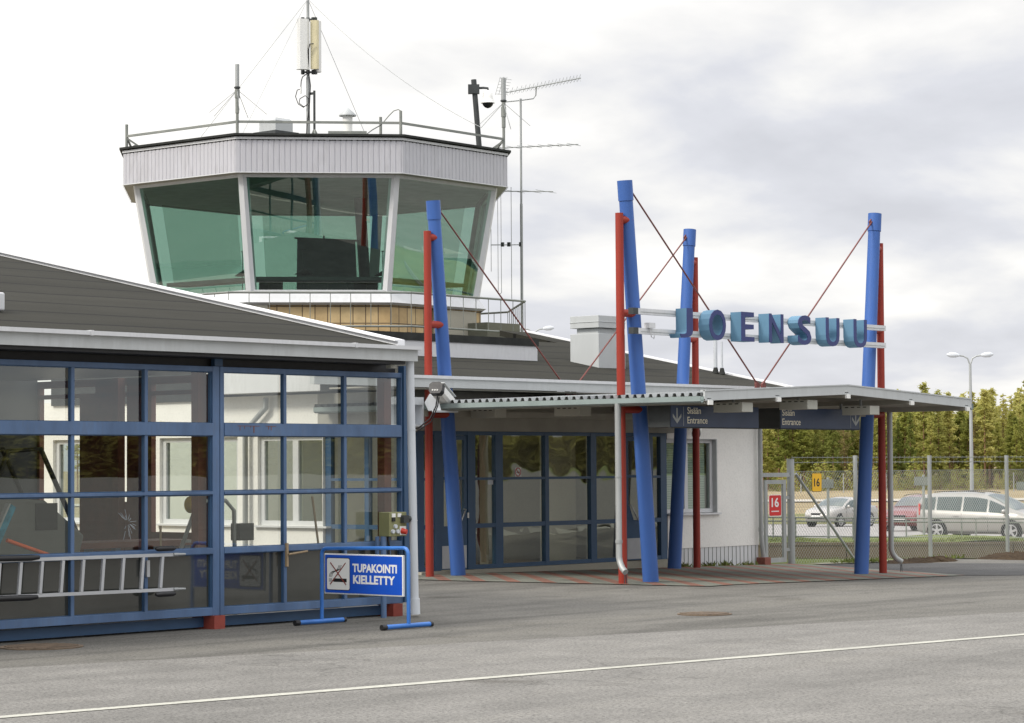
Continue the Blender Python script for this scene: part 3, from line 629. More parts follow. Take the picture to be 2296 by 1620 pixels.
mb = MB(); mb.bar((15.68, 21.25, 0.77), (16.04, 21.25, 1.44), 0.02, 0.07, (0, 1, 0)); part('head', mb, 'galv', B_)
mb = MB(); mb.cyl((16.0, 21.22, 1.05), (16.75, 21.15, 0.80), 0.022); part('handle', mb, 'orange', B_)
S2 = thing('stepladder', 'grey folding steps leaning behind the right glass door', 'stepladder', (19.1, 21.5, 0))
mb = MB(); mb.tube([(18.9, 21.5, 0.05), (18.95, 21.5, 1.3), (19.0, 21.5, 1.42), (19.35, 21.5, 1.42), (19.48, 21.5, 1.3), (19.5, 21.5, 0.05)], 0.025, 8); part('hoop', mb, 'galv', S2)
mb = MB(); mb.bar((19.0, 21.6, 1.4), (18.8, 22.1, 0.05), 0.05, 0.03); mb.bar((19.1, 21.6, 1.4), (19.35, 22.1, 0.05), 0.05, 0.03); mb.bar((18.95, 21.8, 0.95), (19.2, 21.8, 0.95), 0.05, 0.03); part('legs', mb, 'galv', S2)
mb = MB(); mb.cyl((18.86, 21.44, 1.38), (18.86, 21.56, 1.38), 0.10, 0.10, 18); part('hose_reel', mb, 'yellow', S2)
mb = MB(); mb.box(19.5, 21.42, 0.95, 19.72, 21.58, 1.15); part('motor', mb, 'black', S2)
for (xa, za, xb, zb, y, lb) in ((18.27, 1.15, 18.2, 0.03, 21.3, 'short wooden broom shaft leaning against the brown post inside'), (20.75, 1.45, 20.9, 0.03, 21.4, 'wooden broom handle leaning inside near the right corner glass')):
    b_ = thing('broom', lb, 'broom', (xb, y, 0)); mb = MB(); mb.cyl((xb, y, zb), (xa, y+0.1, za), 0.014); part('handle', mb, 'wood', b_)
    mb = MB(); mb.box(xb-0.2, y-0.04, 0.02, xb+0.2, y+0.04, 0.12); part('brush', mb, 'wood', b_)
W_ = thing('metal_cabinet', 'pale metal locker standing inside beyond the left glass door', 'cabinet', (18.9, 24.6, 0))
mb = MB(); mb.box(18.35, 24.3, 0.02, 18.95, 24.8, 1.35); part('body', mb, 'boxbeige', W_, bevel=0.03)
mb = MB(); mb.box(18.87, 24.26, 0.75, 18.89, 24.3, 1.0); part('handle', mb, 'alu', W_)

# ------------------------------------------------------------------ terminal building
TB = thing('terminal_building', 'low white terminal with dark felt roof and blue framed glass entrance', 'building', (33, 28.1, 0))
YF = 28.1
zt = lambda y: 3.27+0.2*(y-27.4)
rf = part('roof', slab([(27.7, 27.4, zt(27.4)), (39.52, 27.4, zt(27.4)), (39.52, 34.4, zt(34.4)), (38.7, 34.4, zt(34.4)), (38.7, 32.8, zt(32.8)), (34.5, 32.8, zt(32.8)), (34.5, 29.9, zt(29.9)), (27.7, 29.9, zt(29.9))], 0.12), 'roof', TB)
mb = MB(); mb.box(29.3, 32.82, 3.0, 38.7, 37.5, 4.34); part('tower_base_roof', mb, 'felt', TB)
mb = MB(); mb.prism([(39.52, 27.35, zt(27.35)-0.15), (39.52, 34.4, zt(34.4)-0.15), (39.52, 34.4, zt(34.4)+0.035), (39.52, 27.35, zt(27.35)+0.035)], (0.1, 0, 0)); part('verge_flashing', mb, 'flash', rf)
mb = MB(); mb.prism([(27.6, 27.35, zt(27.35)-0.15), (27.6, 29.9, zt(29.9)-0.15), (27.6, 29.9, zt(29.9)+0.035), (27.6, 27.35, zt(27.35)+0.035)], (0.1, 0, 0)); part('verge_flashing', mb, 'flash', rf)
mb = MB(); mb.box(26.4, 27.30, 3.09, 39.62, 27.40, 3.235); part('fascia', mb, 'fascia', rf)
mb = MB(); mb.box(26.38, 27.27, 3.235, 39.64, 27.42, 3.285); part('edge_trim', mb, 'white', rf)
mb = MB(); mb.box(27.7, 27.40, 3.06, 39.5, 28.3, 3.085); part('soffit', mb, 'soffit', TB)
# walls
wl = MB(); wb = -0.4; wt = 3.06
wl.box(36.30, YF, 0.24, 39.2, YF+0.25, 0.88); wl.box(37.86, YF, 0.88, 39.2, YF+0.25, 2.30); wl.box(36.30, YF, 2.30, 39.2, YF+0.25, wt)
wl.box(38.95, YF+0.25, 0.24, 39.2, 46, wt)
wl.box(29.35, 30.15, 0.24, 29.6, 46, 0.80); wl.box(29.35, 30.15, 2.35, 29.6, 46, wt)
for a, b in ((30.0, 30.05), (31.78, 32.3), (34.4, 35.6), (37.5, 46)): wl.box(29.35, a+0.15 if a == 30.0 else a, 0.80, 29.6, b if a != 30.0 else 30.16, 2.35)
part('wall', wl, 'stucco', TB)
# plinth boards
mb = MB(); mb.box(36.30, YF+0.012, wb, 39.185, YF+0.2, 0.24); mb.box(29.37, 30.15, wb, 29.6, 46, 0.24); mb.box(39.0, YF+0.2, wb, 39.18, 46, 0.24); pl = part('plinth', mb, 'white', TB)
mb = MB()
for i in range(22): mb.box(36.42+i*0.127, YF+0.004, wb, 36.428+i*0.127, YF+0.014, 0.238)
part('plinth_joint', mb, 'galvd', pl)
# front window
wf = MB(); y0 = YF+0.10
for (a, b, c, d) in ((36.30, 0.90, 37.84, 0.97), (36.30, 2.22, 37.84, 2.29), (37.76, 0.97, 37.84, 2.22), (36.30, 0.97, 36.36, 2.22), (36.95, 0.97, 37.06, 2.22)): wf.box(a, y0, b, c, y0+0.07, d)
w1 = part('window', wf, 'white', TB, bevel=0.005)
mb = MB(); mb.box(36.30, YF-0.05, 0.86, 37.92, YF+0.1, 0.895); part('sill', mb, 'white', w1)
mb = MB(); mb.box(37.84, YF+0.002, 0.9, 37.862, YF+0.2, 2.298); mb.box(36.3, YF+0.002, 2.29, 37.85, YF+0.2, 2.302); part('reveal', mb, 'fascia', w1)
for a, b in ((36.36, 36.95), (37.06, 37.76)):
    mb = MB(); mb.poly([(a, y0+0.03, 0.97), (b, y0+0.03, 0.97), (b, y0+0.03, 2.22), (a, y0+0.03, 2.22)]); part('pane', mb, 'wglass', w1, recalc=False)
    mb = MB(); mb.box(a, y0+0.075, 0.97, b-0.08, y0+0.085, 2.22); part('blind', mb, 'blind', w1)
# side windows seen through the garage glass
for (ya, yb_) in ((30.05, 31.78), (32.3, 34.4), (35.6, 37.5)):
    wf = MB(); x0 = 29.42; ym = (ya+yb_)/2-0.02
    for a, b, c, d in ((ya, yb_, 0.80, 0.88), (ya, yb_, 2.27, 2.35), (ya, ya+0.1, 0.88, 2.27), (yb_-0.1, yb_, 0.88, 2.27), (ym-0.07, ym+0.07, 0.88, 2.27)): wf.box(x0, a, c, x0+0.08, b, d)
    w1 = part('window', wf, 'white', TB)
    for a, b in ((ya+0.1, ym-0.07), (ym+0.07, yb_-0.1)):
        mb = MB(); mb.poly([(x0+0.04, a, 0.88), (x0+0.04, b, 0.88), (x0+0.04, b, 2.27), (x0+0.04, a, 2.27)]); part('pane', mb, 'wglass', w1, recalc=False)
    mb = MB(); mb.box(29.28, ya-0.05, 0.765, 29.46, yb_+0.05, 0.798); part('sill', mb, 'white', w1)
# entrance glazing
XV = [(29.53, 29.70), (29.96, 30.11), (30.78, 30.97), (31.49, 31.68), (32.80, 32.90), (34.06, 34.22), (34.95, 35.07), (35.74, 35.87), (36.10, 36.28)]
fr = MB(); y0 = YF; y1 = YF+0.09
for a, b in XV: fr.box(a, y0, 0.06, b, y1, 2.40)
ZR = [(0.06, 0.13), (0.755, 0.83), (1.57, 1.615), (2.335, 2.40)]
doors = [(30.11, 30.78), (35.07, 35.74)]
for (a0, a), (b, b0) in zip(XV, XV[1:]):
    isd = any(abs(a-d0) < 0.02 for d0, d1 in doors)
    for k, (c, d) in enumerate(ZR):
        if isd and k < 3: continue
        fr.box(a, y0+0.004, c, b, y1-0.004, d)
EN = part('entrance_frame', fr, 'blueent', TB)
for (a0, a), (b, b0) in zip(XV, XV[1:]):
    if any(abs(a-d0) < 0.02 for d0, d1 in doors): continue
    for (c0, c), (d, d0_) in zip(ZR, ZR[1:]):
        mb = MB(); mb.poly([(a, y0+0.05, c), (b, y0+0.05, c), (b, y0+0.05, d), (a, y0+0.05, d)]); part('glass_pane', mb, 'eglass', EN, recalc=False)
for k, (a, b) in enumerate(doors):
    mb = MB(); z0, z1 = 0.07, 2.33; yy0 = y0+0.012; yy1 = y0+0.065; a += 0.012; b -= 0.012
    mb.box(a, yy0, z0, a+0.07, yy1, z1); mb.box(b-0.07, yy0, z0, b, yy1, z1); mb.box(a+0.07, yy0, 2.25, b-0.07, yy1, z1); mb.box(a+0.07, yy0, 1.58, b-0.07, yy1, 1.63)
    if k == 0: mb.prism([(a+0.07, yy0, z0), (b-0.07, yy0, z0), (b-0.07, yy0, 1.12), (a+0.45, yy0, 0.80), (a+0.07, yy0, 0.80)], (0, 0.05, 0))
    else: mb.prism([(a+0.07, yy0, z0), (b-0.07, yy0, z0), (b-0.07, yy0, 0.80), (a+0.22, yy0, 0.80), (a+0.07, yy0, 1.12)], (0, 0.05, 0))
    dr = part('door', mb, 'blueent', TB)
    zb = 0.80
    mb = MB()
    if k == 0: mb.add([(a+0.07, yy0+0.02, 0.80), (a+0.45, yy0+0.02, 0.80), (b-0.07, yy0+0.02, 1.12), (b-0.07, yy0+0.02, 1.58), (a+0.07, yy0+0.02, 1.58)], [(0, 1, 2, 3, 4)])
    else: mb.add([(a+0.07, yy0+0.02, 1.12), (a+0.22, yy0+0.02, 0.80), (b-0.07, yy0+0.02, 0.80), (b-0.07, yy0+0.02, 1.58), (a+0.07, yy0+0.02, 1.58)], [(0, 1, 2, 3, 4)])
    mb.poly([(a+0.07, yy0+0.02, 1.63), (b-0.07, yy0+0.02, 1.63), (b-0.07, yy0+0.02, 2.25), (a+0.07, yy0+0.02, 2.25)]); part('glass', mb, 'eglass', dr, recalc=False)
    mb = MB(); mb.box(a+0.02, yy0-0.004, z0+0.02, b-0.02, yy0-0.001, z0+0.40); part('kick_plate', mb, 'alu', dr)
    mb = MB()
    if k == 0: mb.tube([(a+0.40, yy0, 0.80), (a+0.40, yy0-0.05, 0.80), (b-0.08, yy0-0.05, 1.08), (b-0.08, yy0, 1.08)], 0.012, 8)
    else: mb.tube([(a+0.28, yy0, 0.80), (a+0.28, yy0-0.05, 0.80), (a+0.08, yy0-0.05, 1.08), (a+0.08, yy0, 1.08)], 0.012, 8)
    part('handle', mb, 'alu', dr)
    mb = MB(); mb.box(b+0.0, yy0-0.02, 0.93, b+0.03, yy0, 1.02); part('lock', mb, 'whitep', dr)
mb = MB(); mb.box(29.5, 27.98, -0.1, 36.32, YF+0.1, 0.058); part('threshold', mb, 'concrete_pale', TB)
mb = MB(); mb.box(29.35, 27.92, 2.40, 36.34, YF+0.12, 2.66); mb.box(29.35, 28.0, 2.66, 36.34, YF+0.12, 3.06); mb.box(29.28, 28.22, 2.40, 29.45, 30.2, 3.06); part('header', mb, 'soffit', TB)
# glazed side of the hall
fr = MB()
for a, b in ((28.2, 28.32), (29.1, 29.2), (30.0, 30.14)): fr.box(29.40, a, 0.06, 29.49, b, 2.40)
for c, d in ZR: fr.box(29.404, 28.3, c, 29.486, 30.02, d)
es = part('side_frame', fr, 'blueent', TB)
for a, b in ((28.32, 29.1), (29.2, 30.0)):
    for (c0, c), (d, d0_) in zip(ZR, ZR[1:]):
        mb = MB(); mb.poly([(29.45, a, c), (29.45, b, c), (29.45, b, d), (29.45, a, d)]); part('glass_pane', mb, 'eglass', es, recalc=False)
# hall interior
mb = MB(); mb.box(29.6, 28.2, -0.02, 38.9, 34, 0.02); part('floor', mb, 'concrete_pale', TB)
mb = MB(); mb.box(29.6, 30.9, 0.02, 38.9, 31.0, 2.7); mb.box(37.0, 28.4, 0.02, 37.1, 33, 2.7); part('inner_wall', mb, 'stucco_in', TB)
mb = MB(); mb.box(32.0, 29.9, 0.02, 33.3, 29.98, 2.7); mb.box(34.5, 29.5, 0.02, 35.3, 29.58, 2.7); mb.box(36.0, 29.6, 0.02, 36.9, 29.68, 2.7); part('partition', mb, 'stucco_in', TB)
for x, y in ((32.35, 29.4), (35.9, 30.3)):
    mb = MB(); mb.cyl((x, y, 0.02), (x, y, 2.7), 0.11, 0.11, 16); part('column', mb, 'black', TB)
mb = MB(); mb.box(29.6, 28.25, 2.70, 38.9, 33.1, 2.73); part('ceiling', mb, 'whitep', TB)
mb = MB()
for x in (33.6, 34.9, 36.1): mb.cyl((x, 28.9, 0.02), (x, 28.9, 2.35), 0.012, 0.012, 6)
part('pole', mb, 'whitep', TB)
# stickers
mb = MB(); mb.box(32.03, YF+0.040, 1.62, 32.20, YF+0.044, 1.78); st = part('no_smoking_sticker', mb, 'whitep', EN)
mb = MB()
for k in range(20):
    a0 = 2*math.pi*k/20; a1 = 2*math.pi*(k+1)/20; c = V((32.115, YF+0.036, 1.70)); mb.bar(c+V((math.cos(a0), 0, math.sin(a0)))*0.07, c+V((math.cos(a1), 0, math.sin(a1)))*0.07, 0.014, 0.002, (0, 1, 0))
mb.bar((32.065, YF+0.035, 1.75), (32.165, YF+0.035, 1.65), 0.012, 0.002, (0, 1, 0)); part('ring', mb, 'red', st)
mb = MB(); mb.box(32.08, YF+0.037, 1.69, 32.16, YF+0.039, 1.705); part('cigarette_symbol', mb, 'black', st)
mb = MB(); mb.box(31.33, YF+0.040, 1.49, 31.47, YF+0.044, 1.565); part('white_sticker', mb, 'pipe', EN)
# wall downpipe
mb = MB(); mb.tube([(39.13, 28.0, 3.05), (39.13, 28.0, 0.45), (39.15, 28.0, 0.30), (39.2, 27.98, -0.08)], 0.045, 12); mb.cyl((39.13, 28.0, 0.50), (39.13, 28.0, 0.58), 0.052); part('downpipe', mb, 'galv', TB)
mb = MB(); mb.box(39.08, 27.88, -0.16, 39.28, 28.08, 0.0); part('brick_footing', mb, 'brick', TB)
mb = MB(); mb.tube([(29.24, 31.45, 3.02), (29.24, 31.45, 2.85), (29.24, 31.98, 2.45), (29.24, 31.98, 0.1)], 0.05, 12); part('downpipe', mb, 'galv', TB)
# roof chimney
mb = MB(); mb.box(35.75, 29.28, 3.55, 36.55, 29.98, 4.30)
ch = part('chimney', mb, 'fascia', rf, bevel=0.006)
mb = MB(); mb.box(35.84, 29.37, 4.30, 36.46, 29.89, 4.40); mb.box(35.75, 29.28, 4.41, 36.55, 29.98, 4.64)
mb.box(35.74, 29.27, 4.515, 36.56, 29.99, 4.525); part('louvre_cap', mb, 'fascia', ch, bevel=0.004)
for x, y, h in ((39.25, 29.15, 0.9), (39.3, 29.03, 0.65)):
    mb = MB(); z = zt(y); mb.cyl((x, y, z), (x, y, z+h), 0.038 if h > 0.8 else 0.022); vp_ = part('vent_pipe', mb, 'pipe', rf)
    mb = MB(); mb.cyl((x, y, z), (x, y, z+0.13), 0.07, 0.035); part('flashing_collar', mb, 'felt', vp_)
# rear wing roof of the terminal, mirrored in the left pane of the tower
wgr = thing('rear_wing', 'flat dark roofed wing of the terminal behind the garage', 'building', (8, 60, 0))
mb = MB(); mb.box(-18, 42, 0, 24, 80, 3.4); part('wall', mb, 'stucco', wgr)
mb = MB(); mb.prism([(-18.5, 41.5, 3.4), (24.5, 41.5, 3.4), (24.5, 80, 5.2), (-18.5, 80, 5.2)], (0, 0, 0.15)); wr_ = part('roof', mb, 'roof', wgr)
for x, y in ((6, 58), (0, 64), (-6, 60), (12, 68)):
    mb = MB(); mb.box(x, y, 4.0, x+2.2, y+1.8, 5.9); part('vent_box', mb, 'fascia', wr_)
# low white box that carries the tower deck
mb = MB(); mb.box(29.0, 29.85, 3.10, 34.64, 32.8, 4.03); bx = part('parapet_box', mb, 'white', TB)
mb = MB(); mb.box(28.98, 29.83, 4.03, 34.66, 32.85, 4.165); part('felt_edge', mb, 'felt', bx)

# ------------------------------------------------------------------ control tower
CT = V((39.044, 40.333, 0)); T8 = R(22.5+2.2)
TW = thing('control_tower', 'octagonal control tower with green tinted glass cab and white ribbed fascia', 'tower', CT)
def octa(s, z, ins=0.0):
    r = s*1.30656-ins; return [CT+V((r*math.cos(T8+k*math.pi/4), r*math.sin(T8+k*math.pi/4), z)) for k in range(8)]
def oring(s0, z0, s1, z1, mb=None):
    mb = mb or MB(); a = octa(s0, z0); b = octa(s1, z1); mb.add(a+b, [(i, (i+1) % 8, 8+(i+1) % 8, 8+i) for i in range(8)]); return mb
def oprism(s, z0, z1, mb=None):
    mb = mb or MB(); mb.prism(octa(s, z0), (0, 0, z1-z0)); return mb
# roof and ribbed fascia
part('roof', oprism(3.52, 8.72, 8.815, oprism(3.59, 8.815, 8.86)), 'felt', TW)
mb = MB(); A = octa(3.52, 0)
for k in range(8):
    p, q = A[k], A[(k+1) % 8]; d = (q-p); Ls_ = d.length; d.normalize(); nrm = V((d.y, -d.x, 0)); nn = int(Ls_/0.115)
    prof = []
    for i in range(nn):
        u0 = i*Ls_/nn; wv = Ls_/nn
        for fu, dep in ((0, 0), (0.70, 0), (0.76, -0.010), (0.94, -0.010)): prof.append((u0+fu*wv, dep))
    prof.append((Ls_, 0)); vs = []
    for u, dep in prof: b = p+d*u+nrm*dep; vs += [b+V((0, 0, 8.04)), b+V((0, 0, 8.76))]
    mb.add(vs, [(2*i, 2*i+2, 2*i+3, 2*i+1) for i in range(len(prof)-1)])
part('fascia', mb, 'tfascia', TW)
part('fascia_trim', oring(3.535, 8.03, 3.535, 8.05, oring(3.54, 8.74, 3.54, 8.79)), 'white', TW, recalc=False)
part('soffit', oring(3.52, 8.035, 3.28, 8.03), 'soffit', TW)
# glass cab
ST, SB, ZT, ZB = 3.30, 2.95, 8.03, 5.56
top = octa(ST, ZT); bot = octa(SB, ZB)
for k in range(8):
    k2 = (k+1) % 8; mb = MB(); mb.poly([bot[k], bot[k2], top[k2], top[k]]); part('window_pane', mb, 'cabglass', TW, recalc=False)
for k in range(8):
    mb = MB(); rad = (top[k]-CT); rad.z = 0; rad.normalize(); tan = V((-rad.y, rad.x, 0))
    p, q = bot[k]-V((0, 0, 0.1)), top[k]+V((0, 0, 0.0)); mb.prism([p-tan*0.13-rad*0.10, p-tan*0.05+rad*0.045, p+tan*0.05+rad*0.045, p+tan*0.13-rad*0.10], q-p); part('mullion', mb, 'white', TW)
mb = MB()
for k in range(8):
    k2 = (k+1) % 8; mb.bar(top[k]-V((0, 0, 0.03)), top[k2]-V((0, 0, 0.03)), 0.08, 0.07); mb.bar(bot[k]+V((0, 0, 0.0)), bot[k2]+V((0, 0, 0.0)), 0.10, 0.07)
part('window_frame', mb, 'white', TW)
part('sill_band', oring(3.13, 5.32, 2.98, 5.56, oring(3.07, 5.27, 3.13, 5.32)), 'white', TW)
# tile wall with uv
me = bpy.data.meshes.new('tiled_wall'); a = octa(3.02, 4.55); b = octa(3.02, 5.30); me.from_pydata([tuple(p-CT) for p in a+b], [], [(i, (i+1) % 8, 8+(i+1) % 8, 8+i) for i in range(8)])
uvl = me.uv_layers.new(name='UVMap'); sL = (a[1]-a[0]).length
for i, pl_ in enumerate(me.polygons):
    for li, (u, v_) in zip(pl_.loop_indices, ((i*sL, 0), ((i+1)*sL, 0), ((i+1)*sL, 0.75), (i*sL, 0.75))): uvl.data[li].uv = (u, v_+0.03)
me.materials.append(M['tiles']); o = bpy.data.objects.new('tiled_wall', me); COL.objects.link(o); o.parent = TW; ORG[o.name] = CT
A = octa(3.04, 0)
def panel(k, f0, f1, z0, z1, mat, nm):
    p, q = A[k], A[(k+1) % 8]; d = q-p; nrm = V((d.y, -d.x, 0)).normalized(); a = p+d*f0; b = p+d*f1; mb = MB()
    mb.prism([a+V((0, 0, z0)), b+V((0, 0, z0)), b+V((0, 0, z1)), a+V((0, 0, z1))], nrm*0.03); part(nm, mb, mat, TW)
# facet indices: find by direction
def facet(dx, dy):
    best = max(range(8), key=lambda k: ((A[k]+A[(k+1) % 8])/2-CT).normalized().dot(V((dx, dy, 0)).normalized())); return best
kM = facet(-1, -1); kR = facet(0, -1); kL = facet(-1, 0)
panel(kR, 0.46, 0.93, 4.6, 5.24, 'concrete_pale', 'door_panel'); panel(kL, 0.0, 1.0, 4.6, 5.27, 'concrete_pale', 'render_panel'); panel(kM, 0.0, 0.14, 4.6, 5.27, 'concrete_pale', 'render_panel')
part('shaft', oprism(2.95, -0.3, 4.6), 'stucco', TW)
part('deck', oprism(3.75, 4.52, 4.64), 'felt', TW)
mb = MB(); p = at(54.2, 0.0); mb.add([], [])
q = V((40.9, 36.0, 0)); mb.box(40.2, 36.1, 3.4, 41.3, 37.5, 4.98); part('stair_parapet', mb, 'concrete', TW)
# cab interior
part('cab_floor', oprism(2.9, 5.5, 5.56), 'dark', TW); part('cab_ceiling', oprism(3.22, 7.98, 8.02), paint('cab_ceiling_green', (0.34, 0.36, 0.34), 0.8), TW)
mb = MB(); mb.box(38.5, 38.8, 5.56, 38.56, 38.86, 6.95); pc = CT+V((-0.6, -0.9, 0))
sc_ = MB(); sc_.prism([pc+RT*(-0.62)+V((0, 0, 5.6)), pc+RT*0.75+V((0, 0, 5.6)), pc+RT*0.70+V((0, 0, 6.88)), pc+RT*(-0.60)+V((0, 0, 6.95))], FW*0.04); part('screen_board', sc_, 'dark', TW)
mb = MB(); mb.cyl(pc+V((0, 0, 6.9)), pc+V((0, 0, 7.0)), 0.02); mb.bar(pc+RT*(-0.66)+V((0, 0, 6.95)), pc+RT*0.78+V((0, 0, 6.88)), 0.05, 0.04); part('screen_rail', mb, 'black', TW)
mb = MB(); dsk = octa(2.35, 5.9); dsk2 = octa(2.75, 5.9)
for k in (kL, kM, kR): mb.prism([dsk[k], dsk[(k+1) % 8], dsk2[(k+1) % 8], dsk2[k]], (0, 0, -0.08))
part('desk', mb, 'dark', TW)
for l_, d_ in ((-1.35, -2.6), (0.0, -3.0), (1.7, -2.5)):
    c = CT+RT*l_+FW*d_; mb = MB(); mb.lathe((c.x, c.y, 5.98), [(0.21, 0), (0.12, 0.06), (0.03, 0.11), (0.02, 0.13)], 14); mb.cyl((c.x-0.04, c.y, 5.6), (c.x-0.04, c.y, 6.5), 0.008, 0.008, 6); mb.cyl((c.x+0.04, c.y, 5.6), (c.x+0.04, c.y, 6.5), 0.008, 0.008, 6); mb.box(c.x-0.06, c.y-0.02, 6.5, c.x+0.06, c.y+0.02, 6.52); part('desk_lamp', mb, 'black', TW)
for l_, d_ in ((-0.75, -2.7), (1.3, -2.6)):
    c = CT+RT*l_+FW*d_; mb = MB(); mb.bar(c-RT*0.26+V((0, 0, 5.75)), c+RT*0.26+V((0, 0, 5.75)), 0.08, 0.24); part('chair_back', mb, 'black', TW, bevel=0.03)
mb = MB(); mb.cyl(CT+RT*1.15+FW*0.3+V((0, 0, 5.56)), CT+RT*1.0+FW*0.3+V((0, 0, 8.0)), 0.13); part('cab_column', mb, 'dark', TW)
for k in range(8):
    if k in (kL, kM, kR): continue
    k2 = (k+1) % 8; b0, b1, t0, t1 = bot[k], bot[k2], top[k], top[k2]; inw = lambda p: p+(CT-V((p.x, p.y, 0)))*0.04
    q = [b0.lerp(b1, 0.10), b0.lerp(b1, 0.88), t0.lerp(t1, 0.88), t0.lerp(t1, 0.10)]; mb = MB(); mb.poly([inw(p) for p in q]); part('sun_screen', mb, 'film', TW, recalc=False)
# balcony railing
A = octa(3.82, 0); rl = MB(); BL = []
seg = [(k, (k+1) % 8) for k in range(8)]
for k, k2 in seg:
    p, q = A[k], A[k2]
    rl.cyl(p+V((0, 0, 5.47)), q+V((0, 0, 5.47)), 0.024, 0.024, 8); rl.cyl(p+V((0, 0, 4.76)), q+V((0, 0, 4.76)), 0.022, 0.022, 8)
    n = 9
    for i in range(n): c = p+(q-p)*(i/n); b_ = MB(); b_.cyl(c+V((0, 0, 4.62 if i in (0, 4) else 4.76)), c+V((0, 0, 5.47)), 0.0085, 0.0085, 5); BL.append(b_)
RL = part('balcony_railing', rl, 'galvd', TW); [part('baluster', b_, 'galvd', RL) for b_ in BL]
# roof rail
A = octa(3.46, 0); rl = MB(); D1 = V((0, 0, 9.12))
for k, k2 in seg: rl.bar(A[k]+D1, A[k2]+D1, 0.035, 0.05)
RR = part('roof_railing', rl, 'galvd', TW)
for k in range(8):
    mb = MB(); h = 9.38 if k not in () else 9.38
    mb.cyl(A[k]+V((0, 0, 8.85)), A[k]+V((0, 0, h)), 0.032, 0.032, 10); part('post', mb, 'galvd', RR)
outer = sorted(range(8), key=lambda k: (A[k]-CT).dot(RT)); kl, kr = outer[0], outer[-1]
kl = max((k for k in range(8) if (A[k]-CT).dot(FW) < 0.5), key=lambda k: -(A[k]-CT).dot(RT)); kr = max((k for k in range(8) if (A[k]-CT).dot(FW) < 1.0), key=lambda k: (A[k]-CT).dot(RT))
for k, sg in ((kl, 1), (kr, -1)):
    mb = MB(); mb.bar(A[k]+V((0, 0, 9.08)), A[k]+RT*(0.32*sg)+V((0, 0, 8.86)), 0.05, 0.04); part('brace', mb, 'galvd', RR)
mids = [k for k in range(8) if k in (kM, (kM+1) % 8)]; mids.sort(key=lambda k: (A[k]-CT).dot(RT)); kml, kmr = mids
mb = MB(); c = A[kml]+(A[kmr]-A[kml])*0.87+FW*0.4; mb.cyl(c+V((0, 0, 8.85)), c+V((0, 0, 9.3)), 0.032); part('short_post', mb, 'galvd', RR)
mb = MB(); c2 = A[kmr]; mb.tube([c2+V((0, 0, 9.38))]+[c2-RT*a+V((0, 0, b)) for a, b in ((0.05, 9.41), (0.15, 9.38), (0.25, 9.28), (0.42, 9.08), (0.6, 8.98), (0.75, 8.87))], 0.012, 6); part('cable', mb, 'galvd', RR)

# ------------------------------------------------------------------ roof equipment
def pix(l, d, z): return CT+RT*l+FW*d+V((0, 0, z))
# lateral positions measured from the tower axis (axis sits at lateral -4.3 m)
WA = thing('whip_antenna', 'thick grey rod antenna with drooping radials at the left front corner of the tower rail', 'antenna', A[kml]+V((0, 0, 8.86)))
c = A[kml].copy(); c.z = 0
mb = MB(); mb.cyl(c+V((0, 0, 9.3)), c+V((0, 0, 9.82)), 0.042); mb.cyl(c+V((0, 0, 9.62)), c+V((0, 0, 9.80)), 0.055); part('stem', mb, 'galvd', WA)
mb = MB(); mb.cyl(c+V((0, 0, 9.86)), c+V((0, 0, 10.34)), 0.045); part('element', mb, 'galv', WA)
mb = MB(); mb.lathe((c.x, c.y, 9.80), [(0.03, 0), (0.075, 0.04), (0.05, 0.07)], 12); part('collar', mb, 'dark', WA)
for a in (0.1, 1.3, 2.6, 3.6, 4.9):
    mb = MB(); dd = RT*math.cos(a)+FW*math.sin(a); mb.cyl(c+V((0, 0, 9.80)), c+dd*0.62+V((0, 0, 9.28)), 0.006, 0.006, 5); part('radial', mb, 'galv', WA)
c = A[kr].copy(); c.z = 0
WB = thing('whip_antenna', 'thick grey rod antenna with drooping radials at the right corner of the tower rail', 'antenna', c+V((0, 0, 8.86)))
mb = MB(); mb.cyl(c+V((0, 0, 9.38)), c+V((0, 0, 9.95)), 0.045); mb.cyl(c+V((0, 0, 9.62)), c+V((0, 0, 9.84)), 0.058); part('stem', mb, 'galvd', WB)
mb = MB(); mb.cyl(c+V((0, 0, 10.0)), c+V((0, 0, 10.50)), 0.055); part('element', mb, 'galv', WB)
mb = MB(); mb.lathe((c.x, c.y, 9.94), [(0.03, 0), (0.08, 0.04), (0.05, 0.07)], 12); part('collar', mb, 'dark', WB)
for a in (0.1, 1.3, 2.6, 3.6, 4.9):
    mb = MB(); dd = RT*math.cos(a)+FW*math.sin(a); mb.cyl(c+V((0, 0, 9.94)), c+dd*0.6+V((0, 0, 9.42)), 0.006, 0.006, 5); part('radial', mb, 'galv', WB)
c = V((38.75, 40.25, 0))
MA = thing('antenna_mast', 'tall thin mast with white and ivory sector panels on the tower roof', 'antenna mast', c+V((0, 0, 8.86)))
mb = MB(); mb.cyl(c+V((0, 0, 8.86)), c+V((0, 0, 10.7)), 0.045); mb.cyl(c+V((0, 0, 10.7)), c+V((0, 0, 13.6)), 0.034); part('pole', mb, 'galv', MA)
def sector(off, wd, dp, z0, z1, rot, mat, nm):
    a = V((math.cos(rot), math.sin(rot), 0)); n = V((-a.y, a.x, 0)); p = c+off; mb = MB()
    mb.prism([p-a*wd/2+n*dp/2+V((0, 0, z0)), p-a*wd/2-n*dp*0.2+V((0, 0, z0)), p-a*wd*0.28-n*dp/2+V((0, 0, z0)), p+a*wd*0.28-n*dp/2+V((0, 0, z0)), p+a*wd/2-n*dp*0.2+V((0, 0, z0)), p+a*wd/2+n*dp/2+V((0, 0, z0))], (0, 0, z1-z0)); part(nm, mb, mat, MA)
ra = math.atan2(RT.y, RT.x)
